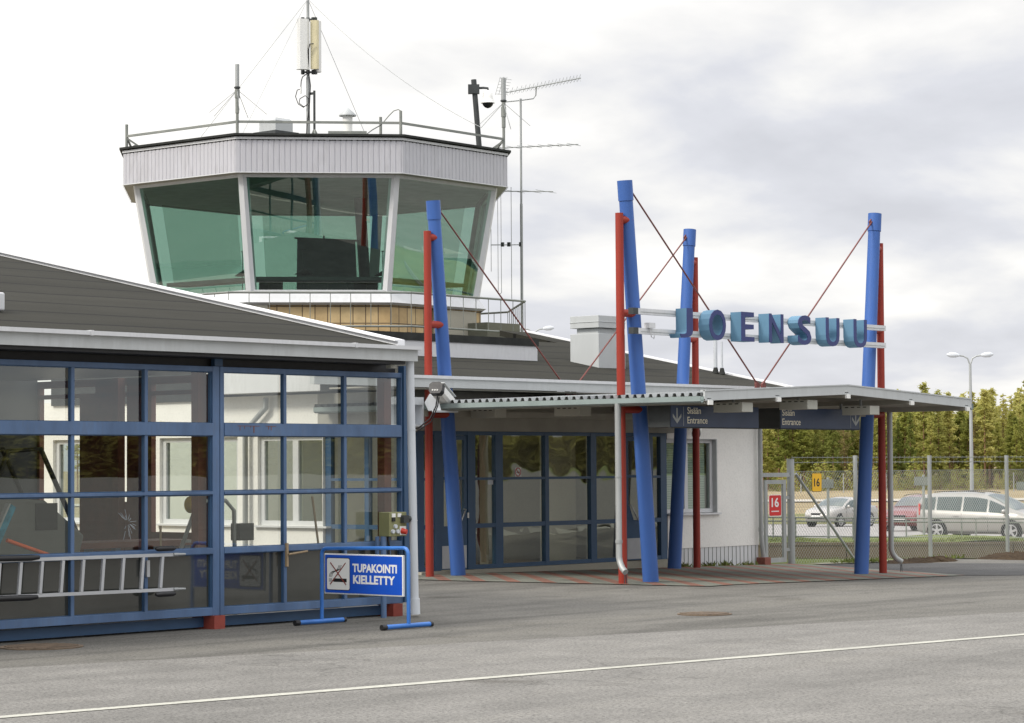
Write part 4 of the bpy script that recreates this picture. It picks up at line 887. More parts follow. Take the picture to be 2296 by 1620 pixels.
sector(RT*(-0.11)-FW*0.12, 0.28, 0.14, 10.86, 12.02, ra+0.35, 'whitep', 'sector_panel')
sector(RT*0.155-FW*0.06, 0.19, 0.06, 10.88, 12.0, ra-0.1, 'ivory', 'sector_back')
sector(RT*0.22+FW*0.06, 0.16, 0.14, 10.83, 12.0, ra+0.8, 'whitep', 'sector_panel')
mb = MB()
for z in (10.82, 12.03):
    mb.bar(c-RT*0.15+V((0, 0, z)), c+RT*0.2+V((0, 0, z)), 0.05, 0.04)
    for u in (-0.12, 0.0, 0.12, 0.17): mb.box(c.x+RT.x*u-0.03, c.y+RT.y*u-0.03, z-0.05, c.x+RT.x*u+0.03, c.y+RT.y*u+0.03, z+0.05)
part('bracket', mb, 'dark', MA)
mb = MB()
P = lambda u, z, w_=-0.08: c+RT*u+FW*w_+V((0, 0, z))
mb.tube([P(0.14, 11.45, -0.14), P(0.06, 11.44, -0.16), P(0.02, 11.3, -0.14), P(0.02, 10.8), P(0.06, 10.5), P(0.04, 10.1), P(-0.02, 9.6), P(-0.05, 9.0), P(-0.06, 8.9)], 0.014, 6)
mb.tube([P(0.02, 10.8), P(-0.05, 10.75), P(-0.12, 10.7), P(-0.15, 10.6), P(-0.16, 10.45)], 0.012, 6)
mb.tube([P(-0.16, 10.42), P(-0.24, 10.40), P(-0.28, 10.25), P(-0.22, 10.08), P(-0.10, 10.0), P(0.0, 10.08), P(0.02, 10.2), P(-0.06, 10.27), P(-0.18, 10.2), P(-0.2, 10.1), P(-0.1, 10.02), P(0.02, 10.05), P(0.03, 9.7)], 0.011, 6)
part('cable', mb, 'black', MA)
mb = MB(); mb.cyl(P(-0.16, 10.32), P(-0.16, 10.47), 0.022); part('connector', mb, 'whitep', MA)
c2 = c+RT*0.15-FW*0.1
mb = MB(); mb.cyl(c2+V((0, 0, 8.86)), c2+V((0, 0, 10.38)), 0.028); mb.bar(c+V((0, 0, 10.32)), c2+V((0, 0, 10.32)), 0.05, 0.05); part('side_post', mb, 'dark', MA)
mb = MB()
for u, w_ in ((-0.28, 0), (0.32, 0), (0.05, -0.3)): mb.bar(c2+V((0, 0, 9.5)), c2+RT*u+FW*w_+V((0, 0, 8.87)), 0.035, 0.035)
part('tripod_leg', mb, 'galvd', MA)
top_ = c+V((0, 0, 12.5))
for (l_, d_, z, sag) in ((4.0, -3.4, 9.05, 0.25), (-2.2, -1.9, 9.1, 0.0), (-1.3, -2.6, 8.88, 0.0), (1.5, 3.0, 8.9, 0.0)):
    e_ = c+RT*l_+FW*d_; e_.z = z; pts = [top_.lerp(e_, i/14)-V((0, 0, sag*4*(i/14)*(1-i/14))) for i in range(15)]
    mb = MB(); mb.tube(pts, 0.006, 4); part('guy_wire', mb, 'galv', MA)
# roof fan box
c = CT+RT*(-0.68)+FW*(-2.2)
RB = thing('roof_fan_box', 'white fan cover on a dark kerb on the tower roof', 'roof vent', c+V((0, 0, 8.86)))
mb = MB()
def obx(mb, c, a, hx_, hy_, z0, z1, tp=1.0):
    u = RT*math.cos(a)+FW*math.sin(a); v_ = V((-u.y, u.x, 0)); b = [c+u*sx*hx_+v_*sy*hy_+V((0, 0, z0)) for sx, sy in ((-1, -1), (1, -1), (1, 1), (-1, 1))]
    t_ = [c+u*sx*hx_*tp+v_*sy*hy_*tp+V((0, 0, z1)) for sx, sy in ((-1, -1), (1, -1), (1, 1), (-1, 1))]
    mb.add(b+t_, [(0, 3, 2, 1), (4, 5, 6, 7), (0, 1, 5, 4), (1, 2, 6, 5), (2, 3, 7, 6), (3, 0, 4, 7)]); return mb
part('cover', obx(obx(MB(), c, 0.85, 0.26, 0.26, 9.17, 9.41), c, 0.85, 0.26, 0.26, 9.41, 9.47, 0.84), 'fascia', RB)
part('kerb', obx(MB(), c, 0.85, 0.37, 0.37, 8.86, 9.17, 0.96), 'dark', RB)
c = CT+RT*0.91+FW*(-2.4)
RC = thing('chimney_cowl', 'white pipe with a conical hat on a weathered plank base on the tower roof', 'chimney cowl', c+V((0, 0, 8.86)))
mb = MB(); mb.cyl(c+V((0, 0, 9.1)), c+V((0, 0, 9.52)), 0.10, 0.11, 18); part('pipe', mb, 'whitep', RC)
mb = MB(); mb.lathe((c.x, c.y, 9.50), [(0.19, 0.0), (0.195, 0.02), (0.01, 0.19)], 20); part('hat', mb, 'fascia', RC)
part('base', obx(MB(), c, 0.05, 0.42, 0.3, 8.86, 9.13), 'galvd', RC)
# dark pole with camera
c = V((41.5, 37.45, 0)); tp = c-RT*0.14; tp.z = 10.66
PC = thing('camera_pole', 'leaning dark pole with a white dome camera on the tower roof', 'camera pole', c+V((0, 0, 8.8)))
mb = MB(); mb.cyl(c+V((0, 0, 8.8)), tp, 0.062, 0.062, 12); part('pole', mb, 'dark', PC)
pb = tp+V((0, 0, -0.22)); mb = MB(); obx(mb, V((pb.x, pb.y, 0))-FW*0.02, 0.0, 0.13, 0.07, 10.33, 10.54); part('junction_box', mb, 'dark', PC)
mb = MB(); mb.tube([V((pb.x, pb.y, 10.46)), V((pb.x, pb.y, 10.47))+RT*0.22, V((pb.x, pb.y, 10.46))+RT*0.32, V((pb.x, pb.y, 10.40))+RT*0.33], 0.028, 8); part('arm', mb, 'dark', PC)
dc = V((pb.x, pb.y, 0))+RT*0.32
mb = MB(); mb.lathe((dc.x, dc.y, 0), [(0.05, 10.41), (0.10, 10.38), (0.115, 10.25), (0.14, 10.15), (0.16, 10.13), (0.16, 10.115)], 20); dm = part('dome_housing', mb, 'whitep', PC)
mb = MB(); mb.lathe((dc.x, dc.y, 0), [(0.13, 10.115), (0.115, 10.07), (0.07, 10.02), (0.02, 10.0)], 18); part('dome', mb, 'black', PC)
# yagi mast behind
c = V((43.55, 38.0, 0))
YM = thing('aerial_mast', 'tall thin pole beside the tower carrying several long comb aerials', 'aerial mast', (c.x, c.y, 3.0))
mb = MB(); mb.cyl(c+V((0, 0, 3.0)), c+V((0, 0, 8.0)), 0.034); mb.cyl(c+V((0, 0, 8.0)), c+V((0, 0, 10.5)), 0.026); part('pole', mb, 'galv', YM)
def yagi(z0, l0, l1, z1, n, el, vert=False):
    p = c+RT*l0+V((0, 0, z0))-FW*0.1; q = c+RT*l1+V((0, 0, z1))-FW*0.35; mb = MB(); mb.cyl(p, q, 0.014, 0.014, 6); b_ = part('aerial', mb, 'galv', YM)
    d = (q-p).normalized(); sd_ = d.cross(V((0, 0, 1))).normalized(); e1 = MB()
    for i in range(n):
        x = p+(q-p)*((i+0.5)/n)**0.85
        if vert:
            for sg in (-1, 1):
                e1.cyl(x, x+V((0, 0, el*sg))+d*0.04+sd_*0.03, 0.006, 0.006, 4); e1.cyl(x, x+V((0, 0, el*sg*0.6))-d*0.05-sd_*0.05, 0.006, 0.006, 4)
        else: e1.cyl(x-sd_*el+d*el*0.5, x+sd_*el-d*el*0.5, 0.006, 0.006, 4)
    part('element', e1, 'galv', b_)
yagi(10.62, -0.42, 1.42, 10.93, 20, 0.085, True)
yagi(9.30, -0.95, 1.35, 9.36, 9, 0.28)
yagi(8.29, -0.42, 0.75, 8.25, 3, 0.35)
mb = MB(); mb.tube([c+RT*(-0.42)+V((0, 0, 10.42)), c+V((0, 0, 10.46)), c+RT*0.3+V((0, 0, 10.5)), c+RT*0.36+V((0, 0, 10.58)), c+RT*0.37+V((0, 0, 10.76))-FW*0.15], 0.015, 6); part('bracket_arm', mb, 'galv', YM)
mb = MB()
for u in (-0.50, -0.42, -0.34): mb.cyl(c+RT*(u-0.1)+V((0, 0, 10.6)), c+RT*(u+0.02)+V((0, 0, 11.02)), 0.006, 0.006, 4)
for k in range(6): mb.cyl(c+RT*(-0.6+0.022*k)+V((0, 0, 10.62+k*0.075)), c+RT*(-0.32+0.022*k)+V((0, 0, 10.60+k*0.07)), 0.005, 0.005, 4)
part('reflector_grid', mb, 'galv', YM)
mb = MB(); mb.cyl(c+RT*(-0.73)+V((0, 0, 7.03)), c+V((0, 0, 7.03)), 0.013, 0.013, 6); ar = part('dipole_arm', mb, 'galv', YM)
mb = MB(); mb.cyl(c+RT*(-0.24)+V((0, 0, 5.7)), c+RT*(-0.24)+V((0, 0, 8.4)), 0.008, 0.008, 5); mb.cyl(c+RT*(-0.72)+V((0, 0, 6.4)), c+RT*(-0.72)+V((0, 0, 7.4)), 0.007, 0.007, 5); part('dipole', mb, 'galv', ar)
mb = MB(); a = c+RT*(-0.52)
mb.tube([a+RT*(0.04*math.cos(t_))+V((0, 0, (8.17 if math.sin(t_) > 0 else 5.92)+0.05*math.sin(t_))) for t_ in [i*math.pi/8 for i in range(17)]], 0.007, 5); part('folded_dipole', mb, 'galv', ar)
mb = MB()
for u in (-0.45, -0.3, -0.02): mb.box(c.x+RT.x*u-0.03, c.y+RT.y*u-0.03, 6.99, c.x+RT.x*u+0.03, c.y+RT.y*u+0.03, 7.09)
part('clamp', mb, 'dark', ar)

# ------------------------------------------------------------------ masts
def mast(x, y, sgn, sz, label):
    # sgn: -1 leans left (to -x), +1 leans right
    z0 = H(x, y)-0.05; t_ = thing('support_mast', label, 'mast', (x, y, H(x, y)), 'blue and red masts holding up the entrance canopy')
    xt = x+sgn*0.57; mb = MB(); mb.cyl((x, y, z0), (xt, y, 6.16), 0.125, 0.105, 28); b = part('blue_tube', mb, 'mast_blue', t_)
    mb = MB(); d = V((xt-x, 0, 6.2)).normalized(); e_ = V((xt, y, 6.16)); mb.cyl(e_-d*0.30, e_+d*0.01, 0.118, 0.118, 28); part('cap_sleeve', mb, 'mast_blue', b)
    xr = x+sgn*0.69; mb = MB(); mb.cyl((xr, y, H(xr, y)-0.05), (xr+sgn*0.02, y, 5.66), 0.068, 0.062, 20); rd = part('red_post', mb, 'mast_red', t_)
    for zc in (5.56, 4.13, 2.66):
        xb = x+sgn*0.57*zc/6.2; mb = MB(); mb.cyl((xr, y, zc), (xb-sgn*0.02, y-0.05, zc), 0.06, 0.06, 16); part('connector', mb, 'mast_red', rd)
    # stay rod to the middle of the canopy
    xm = 32.78+sgn*0.085; p = V((xt-sgn*0.13, y-0.02, 6.02)); q = V((xm, y, 3.13)); mb = MB(); mb.cyl(p, q, 0.0135, 0.0135, 8); st_ = part('stay_rod', mb, 'rod', t_)
    mb = MB(); mb.prism([(xt-sgn*0.09, y-0.01, 6.10), (xt-sgn*0.19, y-0.01, 6.02), (xt-sgn*0.17, y-0.01, 5.98), (xt-sgn*0.09, y-0.01, 5.93)], (0, 0.02, 0)); part('lug', mb, 'rod', st_)
    mb = MB(); mb.prism([(xm-0.03, y-0.02, 2.98), (xm+0.06*1, y-0.02, 2.98), (xm+0.06, y-0.02, 3.12), (xm-sgn*-0.03, y-0.02, 3.17), (xm-0.04, y-0.02, 3.12)], (0, 0.04, 0)); part('foot_bracket', mb, 'rod', st_)
mast(29.88, 27.5, -1, 0, 'leftmost blue mast with red post, standing beside the white downpipe')
mast(29.86, 23.45, -1, 0, 'tallest blue mast with red post, at the front left canopy corner')
mast(35.70, 27.5, 1, 0, 'blue mast with red post behind the first entrance sign, before the white wall')
mast(35.70, 23.45, 1, 0, 'rightmost blue mast with red post beside the fence and the parked cars')

# ------------------------------------------------------------------ canopy
CN = thing('entrance_canopy', 'flat pitched corrugated steel canopy hung between the blue masts over the entrance', 'canopy', (32.75, 24.8, 2.8))
XL, XR, XM, YA, YB = 28.98, 36.52, 32.75, 21.72, 29.9
zc = lambda x: 2.80+0.16*(1-abs(x-XM)/(XR-XM))
# corrugated sheet, ribs run along x
mb = MB(); ys = []; y = YA+0.03; k = 0
while y < YB:
    for dy, dz in ((0, 0), (0.045, 0), (0.065, 0.05), (0.11, 0.05), (0.13, 0)): ys.append((y+dy, dz))
    y += 0.15
vs = []
for (y, dz) in ys: vs += [(XL, y, zc(XL)+dz+0.02), (XM, y, zc(XM)+dz+0.02), (XR, y, zc(XR)+dz+0.02)]
mb.add(vs, [(3*i+j, 3*i+j+1, 3*i+j+4, 3*i+j+3) for i in range(len(ys)-1) for j in range(2)])
vs2 = [(a, b, c_-0.012) for a, b, c_ in vs]; mb.add(vs2, [(3*i+j, 3*i+j+3, 3*i+j+4, 3*i+j+1) for i in range(len(ys)-1) for j in range(2)])
part('corrugated_sheet', mb, 'galv', CN, recalc=False)
mb = MB()
for (a, b) in ((XL, XM), (XM, XR)):
    mb.prism([(a, YA, zc(a)-0.045), (b, YA, zc(b)-0.045), (b, YA, zc(b)+0.10), (a, YA, zc(a)+0.10)], (0, 0.035, 0))
    mb.prism([(a, YA-0.012, zc(a)+0.088), (b, YA-0.012, zc(b)+0.088), (b, YA-0.012, zc(b)+0.108), (a, YA-0.012, zc(a)+0.108)], (0, 0.10, 0))
    mb.prism([(a, YA-0.006, zc(a)-0.052), (b, YA-0.006, zc(b)-0.052), (b, YA-0.006, zc(b)-0.03), (a, YA-0.006, zc(a)-0.03)], (0, 0.06, 0))
part('front_fascia', mb, 'fascia', CN)
for X, sg in ((XL, -1), (XR, 1)):
    mb = MB(); xo = X+sg*0.09; pr = [(X, -0.005), (X+sg*0.002, -0.075), (X+sg*0.05, -0.10), (xo, -0.075), (xo, -0.0), (xo-sg*0.01, 0.0), (xo-sg*0.012, -0.07), (X+sg*0.05, -0.09), (X+sg*0.012, -0.07), (X+sg*0.012, -0.005)]
    mb.prism([(x, YA+0.02, 2.815+z) for x, z in pr], (0, YB-YA-0.02, 0)); part('gutter', mb, 'gutter', CN)
for xx in (XL+0.02, XR-0.12):
    mb = MB(); mb.box(xx, YA+0.04, 2.70, xx+0.1, YB, 2.79); part('edge_beam', mb, 'soffit', CN)
for x in (29.08, 30.82, 32.72, 34.6, 36.36):
    mb = MB(); z = zc(x)-0.03; mb.box(x-0.05, YA+0.0, z-0.07, x+0.05, 28.0, z+0.012); pu = part('purlin', mb, 'soffit', CN)
    mb = MB(); mb.box(x-0.052, YA-0.035, z-0.085, x+0.052, YA+0.0, z-0.02); part('end_cap', mb, 'whitep', pu)
for y in (23.45, 27.5):
    mb = MB(); mb.box(XL+0.1, y-0.04, 2.62, XR-0.1, y+0.04, 2.72); part('cross_beam', mb, 'soffit', CN)
mb = MB()
for (a, b) in ((XL+0.12, XM), (XM, XR-0.12)): mb.prism([(a, YA+0.05, zc(a)-0.03), (b, YA+0.05, zc(b)-0.03), (b, YA+0.05, zc(b)-0.012), (a, YA+0.05, zc(a)-0.012)], (0, 6.2, 0))
part('soffit', mb, 'soffit', CN)
def dpipe(x, y, sg, nm='downpipe'):
    g0 = H(x, y); mb = MB(); d_ = V((-0.35, -0.93, 0)) if sg < 0 else V((0.75, -0.66, 0))
    mb.tube([(x, y, 2.74), (x, y, g0+0.42), V((x, y, g0+0.34))+d_*0.03, V((x, y, g0+0.26))+d_*0.09, V((x, y, g0+0.20))+d_*0.19], 0.048, 14)
    mb.cyl((x, y, 0.63), (x, y, 0.68), 0.056); mb.cyl((x, y, 1.62), (x, y, 1.64), 0.054); p_ = part(nm, mb, 'galv', CN)
    mb = MB(); e_ = V((x, y, g0+0.16))+d_*0.17; mb.cyl(e_, (e_.x-0.01, e_.y, g0+0.03), 0.008, 0.006, 6); mb.cyl(e_+V((0.03, 0, 0)), (e_.x+0.04, e_.y, g0+0.03), 0.008, 0.006, 6); part('drain_chain', mb, 'dark', p_)
dpipe(28.93, 23.33, -1); dpipe(36.58, 23.40, 1)

# lights under the canopy
def clight(x, y, label, dz=0.0):
    t_ = thing('canopy_light', label, 'light fitting', (x, y, 2.66), 'slotted light boxes under the canopy')
    mb = MB(); mb.box(x-0.14, y-0.27, 2.60+dz, x+0.14, y+0.27, 2.745+dz); b = part('housing', mb, 'boxbeige', t_, bevel=0.006)
    mb = MB()
    for i in range(4): mb.box(x-0.142, y-0.20+i*0.115, 2.715+dz, x-0.1395, y-0.135+i*0.115, 2.73+dz)
    part('slot', mb, 'black', b)
    mb = MB(); mb.box(x-0.01, y-0.02, 2.745+dz, x+0.01, y+0.02, 2.85); part('hanger', mb, 'galv', t_)
clight(30.22, 22.12, 'left of the three front slotted boxes under the canopy edge')
clight(31.95, 22.12, 'middle of the three front slotted boxes, over the second entrance sign', 0.065)
clight(33.72, 22.12, 'right of the three front slotted boxes, over the arrow of the second sign')
clight(30.22, 25.3, 'slotted box deep under the canopy behind the galvanised downpipe')
clight(30.2, 27.1, 'slotted box deepest under the canopy above the left glass door')

# entrance signs
def esign(x0, x1, label, arrow_left):
    y = 22.6; z0, z1 = 2.375, 2.705; t_ = thing('entrance_sign', label, 'sign', ((x0+x1)/2, y, z0))
    mb = MB(); mb.box(x0, y, z0, x1, y+0.42, z1); mb.box(x0-0.003, y-0.012, z0-0.014, x1+0.003, y+0.02, z0+0.0); bo = part('box', mb, 'dark', t_, bevel=0.004)
    mb = MB(); mb.box(x0+0.014, y-0.010, z0+0.004, x1-0.014, y-0.0, z1-0.004); part('face', mb, 'signnavy', bo)
    for xx in (x0+0.3, x1-0.3):
        mb = MB(); mb.box(xx-0.015, y+0.15, z1, xx+0.015, y+0.19, 2.80); part('hanger', mb, 'galv', t_)
    yt = y-0.0115; ax = x0+0.16 if arrow_left else x1-0.14; tx = x0+0.42 if arrow_left else x0+0.06
    mb = text_mb('Sisään', (tx, yt, z0+0.207), (1, 0, 0), (0, 0, 1), size=0.145, ext=0.0015, bold=0.004); part('lettering', mb, 'cream', bo)
    mb = text_mb('Entrance', (tx, yt, z0+0.060), (1, 0, 0), (0, 0, 1), size=0.145, ext=0.0015, bold=0.004); part('lettering', mb, 'cream', bo)
    mb = MB(); p = lambda x, z: V((ax+x, yt-0.0005, z0+z)); mb.bar(p(0, 0.29), p(0, 0.10), 0.030, 0.002, (0, 1, 0))
    for sg in (-1, 1): mb.prism([p(0, 0.055), p(0, 0.105), p(sg*0.105, 0.205), p(sg*0.105, 0.155)], (0, -0.002, 0))
    part('arrow', mb, 'galv', bo)
    mb = MB(); lx = ax+(0.16 if arrow_left else -0.15); mb.box(lx, y-0.0118, z0+0.02, lx+0.008, y-0.010, z1-0.02); part('divider', mb, 'galv', bo)
esign(29.27, 31.55, 'dark navy entrance sign with its arrow at the left end', True)
esign(32.12, 34.42, 'dark navy entrance sign with its arrow at the right end', False)

# place name letters on two beams
LS = thing('letter_sign', 'row of deep blue box letters on two pale beams across the front masts', 'sign', (32.6, 23.15, 3.8))
for z in (4.15, 3.85):
    mb = MB(); mb.box(29.24, 23.17, z-0.045, 36.14, 23.26, z+0.045); b = part('beam', mb, 'white', LS)
    mb = MB(); mb.box(29.12, 23.165, z-0.048, 29.24, 23.265, z+0.048); part('end_cap', mb, 'dark' if z else 'dark', b)
    mb = MB(); mb.box(29.3, 23.163, z-0.012, 36.1, 23.168, z-0.008); part('groove', mb, 'galvd', b)
mb = MB(); mb.box(29.45, 23.12, 3.90, 29.60, 23.22, 3.98); mb.tube([(29.5, 23.15, 3.9), (29.5, 23.12, 3.76), (29.56, 23.12, 3.74), (29.6, 23.13, 3.82)], 0.008, 6); part('junction_box', mb, 'white', LS)
for chx, x0, x1, z0, z1 in (('J', 30.00, 30.32, 3.765, 4.225), ('O', 30.75, 31.18, 3.755, 4.235), ('E', 31.60, 31.94, 3.765, 4.23), ('N', 32.36, 32.75, 3.77, 4.235), ('S', 33.17, 33.54, 3.762, 4.245), ('U', 33.98, 34.37, 3.765, 4.24), ('U', 34.81, 35.20, 3.77, 4.245)):
    mb = text_mb(chx, (x0, 23.06, z0), (1, 0, 0), (0, 0, 1), width=x1-x0, height=z1-z0, ext=0.105, bold=0.012); l_ = part('letter', mb, 'letside', LS)
    mb = text_mb(chx, (x0-0.002, 22.951, z0-0.002), (1, 0, 0), (0, 0, 1), width=x1-x0+0.004, height=z1-z0+0.004, ext=0.006, bold=0.012); part('letter_face', mb, 'letface', l_)

# surveillance cameras
def cctv(p, d, s, label):
    t_ = thing('surveillance_camera', label, 'camera', p); d = V(d).normalized(); p = V(p); sd_ = d.cross(UP).normalized(); u = sd_.cross(d)
    q = p+d*0.40*s; w_ = 0.085*s; h_ = 0.075*s
    sec = lambda c: [c-sd_*w_-u*h_*0.5, c-sd_*w_*0.7-u*h_, c+sd_*w_*0.7-u*h_, c+sd_*w_-u*h_*0.5, c+sd_*w_+u*h_*0.6, c+sd_*w_*0.6+u*h_, c-sd_*w_*0.6+u*h_, c-sd_*w_+u*h_*0.6]
    mb = MB(); mb.prism(sec(p), q-p); hs = part('housing', mb, 'whitep', t_)
    mb = MB(); mb.prism([x-d*0.10*s for x in sec(p-d*0.0)], d*0.095*s); part('front', mb, 'black', hs)
    mb = MB(); mb.prism([p+sd_*w_*1.06+u*h_*1.05-d*0.04*s, p-sd_*w_*1.06+u*h_*1.05-d*0.04*s, p-sd_*w_*1.06+u*h_*1.18-d*0.04*s, p+sd_*w_*1.06+u*h_*1.18-d*0.04*s], d*0.46*s); part('sunshield', mb, 'fascia', hs)
    mb = MB()
    for k in (-1, 0, 1): c = p-d*0.102*s-u*h_*0.45+sd_*(k*0.03*s); mb.box(c.x-0.01, c.y-0.01, c.z-0.012, c.x+0.01, c.y+0.01, c.z+0.012)
    part('lens', mb, 'whitep', hs)
    return t_, p, d, sd_, u
t_, p, d, sd_, u = cctv((28.66, 26.80, 3.02), (0.80, 0.35, -0.32), 1.3, 'large white camera with black front on a bracket before the leftmost mast')
mb = MB(); b_ = p+d*0.2; mb.prism([b_-FW*0.02+V((-0.02, 0, -0.25)), b_-FW*0.02-RT*0.22+V((0, 0, -0.25)), b_-FW*0.02-RT*0.28+V((0, 0, -0.12)), b_-FW*0.02-RT*0.2+V((0, 0, 0.02)), b_-FW*0.02-RT*0.08+V((0, 0, 0.02))], FW*0.06); mb.box(b_.x-0.2, b_.y-0.03, b_.z-0.28, b_.x+0.35, b_.y+0.03, b_.z-0.25); part('bracket', mb, 'pipe', t_)
mb = MB(); mb.tube([p-d*0.02+V((0, 0, -0.08)), p+V((-0.05, 0, -0.25)), p+V((-0.08, 0.1, -0.45)), p+V((-0.2, 0.25, -0.6)), p+V((-0.35, 0.5, -0.62))], 0.012, 6); mb.tube([p-d*0.0+V((0.03, 0, -0.08)), p+V((-0.01, 0, -0.25)), p+V((-0.06, 0.1, -0.5)), p+V((-0.25, 0.25, -0.66)), p+V((-0.4, 0.5, -0.66))], 0.010, 6); part('cable', mb, 'black', t_)
t_, p, d, sd_, u = cctv((36.75, 27.75, 2.42), (0.7, 0.35, 0.55), 0.9, 'small dark camera aimed down under the first entrance sign')
mb = MB(); mb.tube([p+d*0.3+V((0.0, 0, 0)), p+d*0.3+V((0.16, 0.1, -0.1)), p+d*0.3+V((0.18, 0.2, 0.1))], 0.015, 6); part('bracket', mb, 'galv', t_)
CB = thing('wall_cabinet', 'open pale cable box under the canopy gutter beside the white downpipe', 'box', (28.6, 27.4, 2.5))
mb = MB(); mb.box(28.1, 27.2, 2.45, 28.75, 27.5, 2.48); mb.box(28.1, 27.5, 2.45, 28.75, 27.53, 2.92); mb.box(28.72, 27.2, 2.48, 28.75, 27.5, 2.92); mb.box(28.1, 27.2, 2.80, 28.72, 27.5, 2.92); part('housing', mb, 'pipe', CB)
# small speaker and lamp on the header
sp_ = thing('wall_speaker', 'small beige box fixed to the grey band above the left glass door', 'speaker', (30.35, 27.9, 2.7)); mb = MB(); mb.box(30.25, 27.8, 2.70, 30.47, 27.92, 2.92); part('housing', mb, 'boxbeige', sp_, bevel=0.01)
mb = MB(); mb.box(30.27, 27.795, 2.72, 30.45, 27.80, 2.90); part('grille', mb, 'soffit', sp_)
bl_ = thing('door_lamp', 'little round lamp on the grey band above the left glass door', 'lamp', (30.95, 27.9, 2.5)); mb = MB(); mb.cyl((30.93, 27.92, 2.72), (30.93, 27.86, 2.72), 0.05); part('base', mb, 'dark', bl_)
mb = MB(); mb.lathe((30.93, 27.86, 2.72), [(0.045, 0), (0.04, -0.03), (0.015, -0.05)], 14, 'y'); part('lens', mb, 'lamp', bl_)

# ------------------------------------------------------------------ fence and gate
YN = 28.05
FN = thing('wire_fence', 'tall chain link fence with barbed strands between the terminal corner and the car park', 'fence', (44, YN, -0.2))
for i, x in enumerate((42.53, 45.39, 48.63, 51.6, 54.6)):
    z = H(x, YN)-0.2; mb = MB()
    mb.box(x-0.035, YN-0.03, z, x+0.035, YN-0.022, 1.98); mb.box(x-0.035, YN-0.022, z, x-0.027, YN+0.03, 1.98); mb.box(x+0.027, YN-0.022, z, x+0.035, YN+0.03, 1.98); part('post', mb, 'galv', FN)
mb = MB(); z0, z1 = -0.30, 1.66; xa, xb = 40.32, 55.0; sp_ = 0.092; yw = YN+0.045; hh = z1-z0; th = 0.0035
n = int((xb-xa+hh)/sp_)
for sgn in (1, -1):
    for i in range(n):
        x0 = xa-hh*0+i*sp_ if sgn < 0 else xa-hh+i*sp_
        # line from (x0,z0) to (x0+sgn*hh,z1), clipped
        a, b = 0.0, hh
        if sgn > 0: a = max(0, xa-x0); b = min(hh, xb-x0)
        else: a = max(0, x0-xb); b = min(hh, x0-xa)
        if b-a < 0.02: continue
        p = V((x0+sgn*a, yw+0.003*sgn, z0+a)); q = V((x0+sgn*b, yw+0.003*sgn, z0+b)); mb.bar(p, q, th, th, (0, 1, 0))
part('wire_mesh', mb, 'galv', FN, recalc=False)
mb = MB()
for z in (1.66, 1.84, 1.94): mb.cyl((xa, YN+0.04, z), (xb, YN+0.04, z), 0.006, 0.006, 5)
for z in (1.84, 1.94):
    x = xa
    while x < xb: mb.cyl((x, YN+0.04, z-0.03), (x+0.02, YN+0.04, z+0.03), 0.004, 0.004, 4); x += 0.18
part('barbed_wire', mb, 'galvd', FN)
mb = MB(); mb.cyl((42.35, YN-0.08, -0.15), (40.33, YN-0.05, 1.62), 0.028, 0.028, 10); part('brace', mb, 'galv', FN)
GT = thing('mesh_gate', 'narrow steel framed gate beside the terminal corner', 'gate', (39.9, YN, -0.15))
mb = MB(); mb.cyl((40.22, YN, -0.35), (40.22, YN, 1.90), 0.075, 0.075, 20); mb.cyl((40.22, YN, 1.90), (40.22, YN, 1.915), 0.08, 0.08, 20); part('post', mb, 'galv', GT)
mb = MB(); mb.box(39.25, YN-0.03, 1.56, 40.15, YN+0.03, 1.64); part('lintel', mb, 'galv', GT)
mb = MB(); mb.box(39.32, YN-0.025, -0.12, 39.40, YN+0.025, 1.50); mb.box(39.93, YN-0.025, -0.12, 40.03, YN+0.025, 1.50); mb.box(39.40, YN-0.023, -0.12, 39.93, YN+0.023, -0.03); mb.box(39.40, YN-0.023, 1.42, 39.93, YN+0.023, 1.50); lf = part('leaf', mb, 'galv', GT)
mb = MB()
for sgn in (1, -1):
    for i in range(-18, 26):
        x0 = 39.4+i*0.08; a, b = 0, 1.45; z0 = -0.03
        if sgn > 0: a = max(0, 39.4-x0); b = min(1.45, 39.93-x0)
        else: a = max(0, x0-39.93); b = min(1.45, x0-39.4)
        if b-a > 0.03: mb.bar((x0+sgn*a, YN+0.004*sgn, z0+a), (x0+sgn*b, YN+0.004*sgn, z0+b), 0.0035, 0.0035, (0, 1, 0))
part('wire_mesh', mb, 'galv', lf, recalc=False)
mb = MB()
for z in (0.12, 1.15): mb.box(40.03, YN-0.02, z-0.03, 40.15, YN+0.02, z+0.03)
part('hinge', mb, 'galv', GT)
